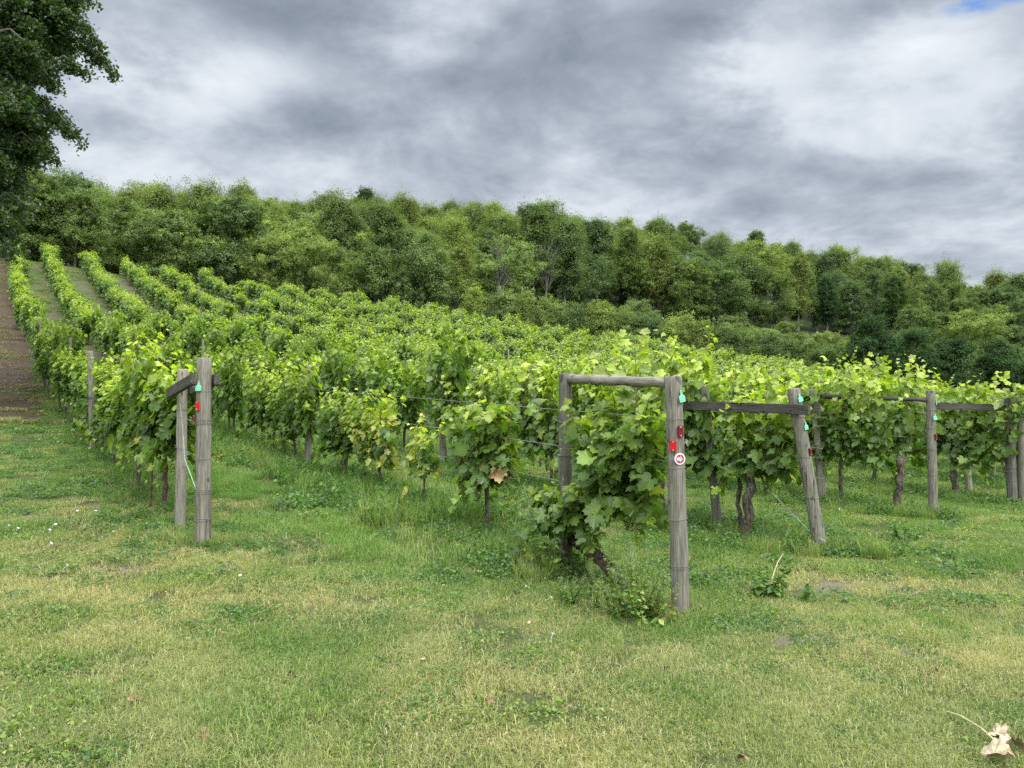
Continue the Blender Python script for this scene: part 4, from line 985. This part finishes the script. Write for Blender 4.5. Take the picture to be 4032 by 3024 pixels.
tag(MB().tube([(x0 + .0, y0 - .02, g0 + .05), (x0 - .004, y0 + .12, g0 + .07), (x0 - .02, y0 + .26, g0 + .07), (x0 - .03, y0 + .36, g0 + .05)], [.004, .0045, .004, .003], 6).obj('dry_stalk', M_straw), 'pale yellow-green leaf stalk lying in the grass at the lower right', 'stalk')
for i, (pa, pb, r, lb) in enumerate((((395, 1900), (475, 1965), .009, 'bare grey cut cane lying under the leftmost row'), ((560, 1930), (690, 1895), .006, 'thin grey twig on the soil beside the leftmost frame'), ((3080, 2210), (3035, 2290), .005, 'pale straw stem arching over the grass before the leaning frame'))):
    a, b = pix_ground(*pa), pix_ground(*pb); c = ((a[0] + b[0]) / 2, (a[1] + b[1]) / 2)
    tag(MB().tube([(a[0], a[1], gz(*a) + .08), (c[0], c[1], gz(*c) + .09), (b[0], b[1], gz(*b) + .03)], r, 6).obj('fallen_cane', M_cane if i < 2 else M_straw), lb, 'cane')
# thin rods behind the left frame
for i, (px, yy, h) in enumerate(((652, 8.7, .85), (595, 8.9, .7))):
    x = at(px, yy); o = MB().tube([(0, 0, -.05), (.02, 0, h * .5), (.0, .01, h)], .011, 7).obj('thin_cane', M_cane); o.location = (x, yy, gz(x, yy)); tag(o, f'thin brown upright cane, {["nearer to", "farther from"][i]} the leftmost frame', 'cane')

# ------------------------------------------------------------------ trees
def crown(lobes, n, size, seed, cols, upb=.6, tmpl=RH, loose=1.0):
    """leaves gathered in small sprays over the lobes, with gaps and ragged edges"""
    rg = np.random.default_rng(seed); lob = np.array(lobes); pr = lob[:, 3] * lob[:, 4]; pr = pr / pr.sum()
    m = max(30, n // 34); li = rg.choice(len(lob), m, p=pr); d = rg.normal(0, 1, (m, 3)); d[:, 2] += .3; d /= np.linalg.norm(d, axis=1, keepdims=True)
    rr = np.where(rg.uniform(0, 1, m) < .16, rg.uniform(1.15, 2.0, m), rg.uniform(.5, 1.1, m) ** .7)
    cen = lob[li, :3] + d * rr[:, None] * np.stack([lob[li, 3], lob[li, 3], lob[li, 4]], 1)
    sr = rg.uniform(.14, .40, m)[:, None] * np.minimum(lob[li, 3], lob[li, 4])[:, None] * loose
    idx = rg.integers(0, m, n); P = cen[idx] + rg.normal(0, 1, (n, 3)) * sr[idx] * np.array([1.1, 1.1, .95])
    N = d[idx] * .85 + rg.normal(0, .33, (n, 3)); N[:, 2] += upb * .6; T = rg.normal(0, 1, (n, 3)); T[:, 2] -= .5
    V, Fs = leaf_cloud(P, N, T, size * rg.uniform(.6, 1.3, n), tmpl, rg, .3, .2)
    cols = np.array(cols); lc = rg.uniform(.78, 1.22, len(lob)); mc = rg.uniform(.85, 1.15, m)
    c = cols[rg.integers(0, len(cols), n)] * (rg.uniform(.85, 1.15, n) * lc[li[idx]] * mc[idx])[:, None]
    return mesh_np('crown', V, Fs, M_tree, False, np.repeat(c, len(tmpl[0]), 0))
def limbs(h, r, lobes, seed, split=.35, nb=7, bare=False):
    rg = random.Random(seed); mb = MB(); pts = [(0, 0, -.4)]; n = 6
    for i in range(1, n + 1): pts.append((rg.uniform(-.15, .15) * i * .3, rg.uniform(-.15, .15) * i * .3, h * .85 * i / n))
    mb.tube(pts, [r * (1.25 - 1.05 * i / n) for i in range(n + 1)], 7)
    for q in (rg.sample(list(lobes), min(nb, len(lobes)))):
        f = rg.uniform(split, .8); k = int(f * n); p0 = Vector(pts[k]); p1 = Vector(q[:3]); m = (p0 + p1) / 2 + Vector((0, 0, rg.uniform(0, .6)))
        mb.tube([p0, m, p1], [r * .45, r * .28, r * .1], 5, cap=False)
    if bare:
        for i in range(34):
            f = rg.uniform(.4, 1); k = min(n, int(f * n)); p0 = Vector(pts[k]); a = rg.uniform(0, 6.28); ln = h * rg.uniform(.12, .3); p1 = p0 + Vector((math.cos(a) * ln * .6, math.sin(a) * ln * .6, ln)); mb.tube([p0, (p0 + p1) / 2 + Vector((0, 0, -.2)), p1], [r * .3, r * .2, r * .05], 4, cap=False)
            for j in range(3): p2 = p1 + Vector((rg.uniform(-1, 1), rg.uniform(-1, 1), rg.uniform(0, 1.4))) ; mb.tube([(p0 + p1) / 2, p2], [r * .12, r * .03], 3, cap=False)
    return mb
def make_tree(name, h, w, seed, kind, n=9000, leaf=.34, cols=None, r=.2):
    rg = random.Random(seed); lobes = []
    if kind == 'round':
        asy = [rg.uniform(.8, 1.15) for _ in range(8)]
        for i in range(80):
            a = rg.uniform(0, 6.28); e = rg.uniform(-.85, 1); rad = w * .5 * math.cos(e * 1.15) * rg.uniform(.35, 1.0) * asy[int(a / .7854) % 8]; lobes.append((math.cos(a) * rad, math.sin(a) * rad, h * (.50 + .42 * math.sin(e * 1.3) * rg.uniform(.75, 1.12)), w * rg.uniform(.06, .13), w * rg.uniform(.04, .09)))
    elif kind == 'tall':
        for i in range(80):
            a = rg.uniform(0, 6.28); f = rg.uniform(0, 1); rad = w * .5 * rg.uniform(.1, 1.0) * (1 - .72 * f ** 2.2) * (.75 + .3 * math.sin(2 * a + seed)); lobes.append((math.cos(a) * rad, math.sin(a) * rad, h * (.26 + .70 * f), w * rg.uniform(.07, .15), w * rg.uniform(.06, .15)))
    elif kind == 'airy':
        for i in range(46):
            a = rg.uniform(0, 6.28); f = rg.uniform(0, 1) ** .8 - .15; rad = w * .5 * rg.uniform(.1, 1.0); lobes.append((math.cos(a) * rad, math.sin(a) * rad, h * (.55 + .40 * f), w * rg.uniform(.07, .13), w * rg.uniform(.06, .14)))
    elif kind == 'bush':
        for i in range(60):
            a = rg.uniform(0, 6.28); f = rg.uniform(0, 1); rad = w * .5 * rg.uniform(.1, 1.0) * (1 - .5 * f); lobes.append((math.cos(a) * rad, math.sin(a) * rad, h * (.12 + .76 * f), w * rg.uniform(.07, .14), h * rg.uniform(.06, .12)))
    elif kind == 'upright':
        for i in range(18):
            a = rg.uniform(0, 6.28); f = rg.uniform(0, 1); rad = w * .5 * rg.uniform(.1, .8) * (1 - .6 * f); lobes.append((math.cos(a) * rad, math.sin(a) * rad, h * (.15 + .65 * f), w * rg.uniform(.10, .16), h * rg.uniform(.16, .24)))
    root = empty(name, (0, 0, 0)); link(bpy.data.objects.new('crown', crown(lobes, n, leaf, seed, cols, upb=1.0 if kind != 'upright' else .4)), root)
    limbs(h, r, lobes, seed, .3 if kind != 'airy' else .5, 9).obj('trunk', M_tbark, root)
    return reg(root)
TG = [(.115, .165, .058), (.15, .205, .068), (.13, .185, .062)]
TL = [(.20, .26, .08), (.245, .305, .095), (.17, .225, .07)]
TO = [(.17, .21, .065), (.20, .235, .07), (.14, .19, .055)]
TD = [(.045, .085, .028), (.06, .11, .034), (.05, .095, .03)]
protos = {'light round': [make_tree('broadleaf_tree', 13, 13, 300 + i, 'round', 42000, .25, TL) for i in range(3)],
          'mid round': [make_tree('broadleaf_tree', 14, 12, 310 + i, 'round', 42000, .25, TG) for i in range(3)],
          'tall': [make_tree('ash_tree', 16.5, 9.5, 320 + i, 'tall', 36000, .24, TG if i else TO) for i in range(3)],
          'wide': [make_tree('ash_tree', 15.5, 14, 380 + i, 'tall', 52000, .25, [TG, TL, TO][i]) for i in range(3)],
          'airy': [make_tree('ash_tree', 17.5, 8.5, 330 + i, 'airy', 15000, .25, TO if i else TG, .17) for i in range(2)],
          'dark': [make_tree('dark_tree', 13, 8, 340 + i, 'tall', 30000, .25, TD) for i in range(2)],
          'bush': [make_tree('bush', 5, 6.5, 350 + i, 'bush', 24000, .15, TL if i == 0 else TG if i == 1 else TO) for i in range(3)],
          'hedge': [make_tree('hedge_bush', 4.2, 4.0, 360 + i, 'upright', 20000, .115, TL if i != 1 else TG, .08) for i in range(3)],
          'holly': [make_tree('holly_tree', 7.5, 5.6, 370 + i, 'bush', 28000, .16, TD) for i in range(2)]}
bare_root = empty('bare_tree', (0, 0, 0)); limbs(15, .16, [(1.5, 1, 12), (-1.6, .5, 11), (.6, -1.5, 13), (-.5, 1.4, 14), (1.2, -1, 9)], 5, .35, 5, True).obj('trunk', M_tbark, bare_root); reg(bare_root)
protos['bare'] = [bare_root]
trng = random.Random(77)
LBL = {'wide': 'broad feathery ash tree', 'light round': 'light green rounded broadleaf tree', 'mid round': 'mid green rounded broadleaf tree', 'tall': 'tall narrow ash tree with a long crown', 'airy': 'tall thin ash tree with an open crown and bare stem',
       'dark': 'dark evergreen tree', 'bush': 'spreading green bush', 'hedge': 'bushy upright hedge shrub', 'holly': 'dark glossy holly tree', 'bare': 'leafless grey tree'}
def put_tree(kind, x, y, s, where, label=None, sz=1.0, cat='tree'):
    o = use(trng.choice(protos[kind])); o.location = (x, y, gz(x, y) - .2); o.rotation_euler = (0, 0, trng.uniform(0, 6.28)); o.scale = (s * trng.uniform(.88, 1.15), s * trng.uniform(.88, 1.15), s * sz)
    tag(o, label or f'{LBL[kind]} {where}', cat, None if label else f'{LBL[kind]}s {where}'); return o
# main wood: bands by distance, each from left to right
def band(y0, px0, px1, step, kinds, s0, s1, where, yj=5):
    px = px0; j = 0
    while px < px1:
        y = (y0(px) if callable(y0) else y0) + trng.uniform(-yj, yj); x = at(px, y)
        k = trng.choice(kinds(px) if callable(kinds) else kinds); j += 1
        o = put_tree(k, x, y, trng.uniform(s0, s1), '', f'{SHORT[k]}, {ordinal(j)} from the left {where}', trng.uniform(.94, 1.08)); o['group'] = 'trees ' + where
        px += step * trng.uniform(.75, 1.25)
SHORT = {'wide': 'broad feathery ash tree', 'light round': 'light green rounded tree', 'mid round': 'mid green rounded tree', 'tall': 'tall narrow ash tree', 'airy': 'thin open ash tree', 'dark': 'dark evergreen tree', 'bush': 'spreading green bush', 'hedge': 'bushy hedge shrub', 'holly': 'dark glossy holly', 'bare': 'leafless grey tree'}
edge = lambda px: np.interp(px, [-300, 400, 1500, 2000, 2400, 3000, 3500, 4300], [84, 92, 98, 114, 137, 152, 167, 190])
L_ = ['light round', 'light round', 'mid round']; Mx = ['mid round', 'tall', 'light round', 'tall']
RGT = ['tall', 'tall', 'airy', 'mid round']
mixk = lambda px: (['mid round', 'dark', 'wide'] if px < 350 else L_ + ['wide'] if px < 1450 else Mx + ['wide'] if px < 2250 else RGT + ['wide'] if px < 3100 else ['tall', 'mid round', 'dark', 'tall'] if px < 3550 else ['mid round', 'dark'])
hi = lambda p: ['wide', 'wide', 'light round'] if p < 2250 else ['wide', 'wide', 'wide', 'mid round', 'airy']
band(lambda p: edge(p), -150, 1950, 150, mixk, .62, .86, "along the wood's near front edge", 4)
band(lambda p: edge(p), 1980, 3650, 105, mixk, .80, .98, "along the wood's taller right-hand edge", 3)
band(lambda p: edge(p) + 16, -200, 3650, 150, lambda p: mixk(p) if p < 1600 else hi(p), .72, .92, "in the wood's second rank", 5)
band(lambda p: edge(p) + 36, -250, 3600, 150, hi, .84, 1.0, 'halfway up the wooded hill', 6)
band(lambda p: max(edge(p) + 58, 165), -250, 3600, 120, hi, .86, 1.0, 'high on the wooded hill', 8)
band(lambda p: 207 + 6 * math.sin(p / 300), -250, 3560, 74, lambda p: ['airy', 'wide', 'wide', 'wide', 'wide'] if p < 2300 else ['airy', 'airy', 'wide'] if p < 2900 else ['wide', 'wide', 'tall'], .84, .96, 'on the wooded skyline', 6)
band(lambda p: edge(p) + 5, 1950, 3550, 105, ['dark'], .42, .6, "in the dark understorey at the wood's foot", 3)
band(lambda p: 120, 2450, 3600, 110, ['bush', 'bush'], .6, .85, 'in scrub between hedge and right-hand wood', 4)
band(245, 3480, 4350, 85, ['mid round', 'light round', 'wide'], 1.15, 1.35, 'on the low far ridge at right', 12)
band(215, 3600, 4350, 105, ['mid round', 'mid round', 'dark'], .85, 1.1, 'just below the low far ridge', 8)
band(180, 3550, 4350, 130, ['light round', 'mid round', 'bush'], .8, 1.0, 'under the low far ridge', 8)
# notable skyline trees
put_tree('dark', at(1425, 200), 200, 1.34, '', 'dark round-topped tree standing proud on the highest point of the skyline', .98)
put_tree('airy', at(370, 190), 190, .95, '', 'pale see-through tree poking above the left skyline')
put_tree('tall', at(2380, 170), 170, .8, '', 'feathery tree rising from the skyline dip right of centre')
put_tree('dark', at(3530, 160), 160, 1.05, '', 'dark bushy tree ending the wood where the skyline drops at right')
put_tree('bush', at(1590, 99), 99, 1.05, '', 'small golden-olive bush at the edge of the wood above the vines', 1.3, 'bush')
for j, (px, y) in enumerate(((1960, 110), (2150, 122), (2750, 146))): put_tree('bare', at(px, y), y, trng.uniform(.7, .95), '', f'leafless grey tree, {ordinal(j + 1)} from the left at the front of the wood')
# bushes and hedges between vineyard and wood on the right
px = 1880
i = 0
while px < 3300:
    y = np.interp(px, [1880, 2600, 3300], [92, 88, 84]) + trng.uniform(-.3, .3); put_tree('hedge', at(px, y), y, trng.uniform(1.08, 1.22), '', f'bushy upright shrub, {ordinal(i + 1)} from the left in the hedge', cat='hedge shrub')['group'] = 'shrubs of the hedge'; px += 66 * trng.uniform(.85, 1.1); i += 1
band(lambda p: 103 + (p - 2300) * .004, 2250, 4200, 120, ['bush', 'bush', 'light round'] , .38, .55, 'in the scrub just beyond the hedge', 4)
for jj, (kk_, yy_, s_) in enumerate(((2500, 116, .9), (2900, 118, 1.0), (3000, 108, .9), (3350, 112, .9), (3750, 120, 1.0), (3100, 128, .9), (3600, 128, 1.1), (3950, 125, 1.1), (4100, 118, 1.0))):
    put_tree('bush', at(kk_, yy_), yy_, s_ * 1.25, '', f'large spreading bush on the slope beyond the hedge, {["leftmost", "second", "fourth", "sixth", "seventh", "third", "fifth", "eighth", "rightmost"][jj] if jj not in (1,2,3,4,5,6,7) else ordinal([2,3,5,7,4,6,8][jj-1]) + " from the left"}', cat='bush')
band(135, 3350, 4300, 110, ['bush', 'light round', 'bush', 'mid round'], .6, .95, 'in the scrub below the right-hand wood', 6)
for j, px in enumerate((3440, 3600, 3760, 3930, 4090)): put_tree('holly', at(px, 78), 78 + trng.uniform(-1.5, 1.5), trng.uniform(.9, 1.05), '', f'dark glossy holly, {ordinal(j + 1)} from the left beyond the vines at right')
for j, px in enumerate((3250, 3330)): put_tree('bush', at(px, 80), 80, .8, '', f'green bush {["farther from", "next to"][j]} the dark hollies beyond the vines', cat='bush')
# dark shrubs at the upper end of the track
for i, (px, y, s) in enumerate(((-60, 78, .8), (60, 80, .8), (170, 84, .85), (290, 83, .7), (-160, 70, .8))): put_tree('dark' if i in (0, 4) else 'mid round', at(px, y), y, s * .95, '', f'dark tree at the upper end of the track, {ordinal([2, 3, 4, 5, 1][i])} from the left')

# overhanging near tree at the left
def big_tree():
    rg = np.random.default_rng(8); bx_, by_ = -18.5, 21.0; g = gz(bx_, by_); root = empty('pear_tree', (bx_, by_, g)); mb = MB()
    mb.tube([(0, 0, -.5), (.1, 0, 2), (.3, -.2, 5), (.5, -.2, 9), (.6, 0, 14)], [.42, .34, .28, .2, .08], 12, wob=.06, seed=1)
    P, N, C = [], [], []
    def spray(p0, p1, w, n, seed, sag=.0):
        r2 = np.random.default_rng(seed); p0 = np.array(p0, float); p1 = np.array(p1, float); d = p1 - p0
        mid_ = (p0 + p1) / 2 + np.array([0, 0, .35]); mb.tube([tuple(p0), tuple(mid_), tuple(p1)], [.05, .028, .006], 6, cap=False)
        # twigs
        k = 26; tf = r2.uniform(.05, 1, k); tw = []
        for f in tf:
            c = (1 - f) ** 2 * p0 + 2 * f * (1 - f) * mid_ + f * f * p1; e = r2.normal(0, 1, 3); e[2] = -abs(e[2]) * .5 + r2.uniform(-.3, .5); e /= np.linalg.norm(e); L = w * (1.1 - .75 * f) * r2.uniform(.4, 1)
            q = c + (e + d / np.linalg.norm(d) * .6) * L; q[2] -= sag * L; mb.tube([tuple(c), tuple(q)], [.008, .003], 3, cap=False); tw.append((c, q))
        for j in range(n):
            c, q = tw[r2.integers(k)]; f = r2.uniform(.1, 1.05); P.append(c + (q - c) * f + r2.normal(0, .07, 3)); N.append(r2.normal(0, .6, 3) + np.array([0, 0, .6])); C.append(r2.uniform())
    tgt = lambda px, py, y: (at(px, y) - bx_, y - by_, 1.6 + (1559 - py) / F * y - g)
    # crown body: many sprays filling a column whose right edge follows the photograph
    prof = [(-60, 300), (0, 330), (120, 300), (250, 290), (330, 190), (400, 190), (470, 180), (560, 210), (640, 170), (700, 130), (780, 125), (860, 105), (930, 85), (1010, 60)]
    ysp = [p[0] for p in prof]; xsp = [p[1] for p in prof]
    for j in range(350):
        py = rg.uniform(-60, 1000) if j < 240 else rg.uniform(640, 1010) if j < 290 else rg.uniform(-600, 0); edge_px = np.interp(py, ysp, xsp); y = rg.uniform(17.2, 22.5); px = edge_px - abs(rg.normal(0, 1)) * (120 + edge_px * .3) - 30
        a = tgt(px - rg.uniform(140, 260), py - rg.uniform(-40, 120), y + rg.uniform(-.5, .5)); b = tgt(px, py, y); spray(a, b, .7, 760, 1000 + j, .3)
    for (a, b, w, n, y) in ((((200, 130), (448, 290), .5, 900, 18.5)), (((250, 60), (370, 170), .45, 700, 18.2)), (((150, 260), (330, 280), .4, 600, 18)), (((120, 420), (315, 565), .45, 900, 18.3)), (((60, 480), (250, 450), .4, 700, 18.7)),
                            ((150, -60), (362, 5), .35, 500, 18), ((90, 560), (200, 620), .35, 500, 18.2), ((110, 300), (215, 350), .35, 450, 18)):
        spray(tgt(a[0], a[1], y), tgt(b[0], b[1], y), w, n, int(a[0] * 7 + b[1]), .2)
    # the rest of the crown, outside the picture
    for j in range(90):
        a = rg.uniform(0, 6.28); e = rg.uniform(-.3, 1.3); d = np.array([math.cos(a) * math.cos(e), math.sin(a) * math.cos(e), math.sin(e)]); c = np.array([-.5, 0, 8.0])
        q = c + d * np.array([4.6, 4.2, 5.6]) * rg.uniform(.75, 1)
        if q[0] + bx_ > -13.6 * (q[1] + by_) / 18.5: continue
        spray(tuple(c + (q - c) * .6), tuple(q), 1.0, 300, 3000 + j, .2)
    n = len(P); P_ = np.array(P); N_ = np.array(N); C_ = np.array(C); T_ = rg.normal(0, .5, (n, 3)); T_[:, 2] -= .9
    V, Fs = leaf_cloud(P_, N_, T_, rg.uniform(.065, .11, n), RH, rg, .3, .2)
    clump = np.sin(P_[:, 0] * 1.3 + 1) * np.sin(P_[:, 2] * 1.1) * .5 + .5
    pal = np.array([(.05, .085, .024), (.07, .115, .03), (.036, .066, .022)]); ylw = np.array((.14, .16, .03))
    c = pal[rg.integers(0, 3, n)]; k = rg.uniform(0, 1, n) < (.08 + .3 * (clump > .8)); c[k] = c[k] * .4 + ylw * .6
    link(bpy.data.objects.new('crown', mesh_np('crown', V, Fs, M_bigtree, False, np.repeat(c, 4, 0))), root); mb.obj('trunk', M_tbark, root)
    tag(root, 'large dark leafy tree overhanging the top left corner', 'tree')
big_tree()
# unused prototypes are removed so nothing stands at the origin
for lst in [near, mid, far] + list(protos.values()):
    for r_ in lst:
        if r_.name not in USED and 'category' not in r_:
            for c_ in list(r_.children): 
                bpy.data.objects.remove(c_)
            bpy.data.objects.remove(r_)
print('objects', len(sc.objects))
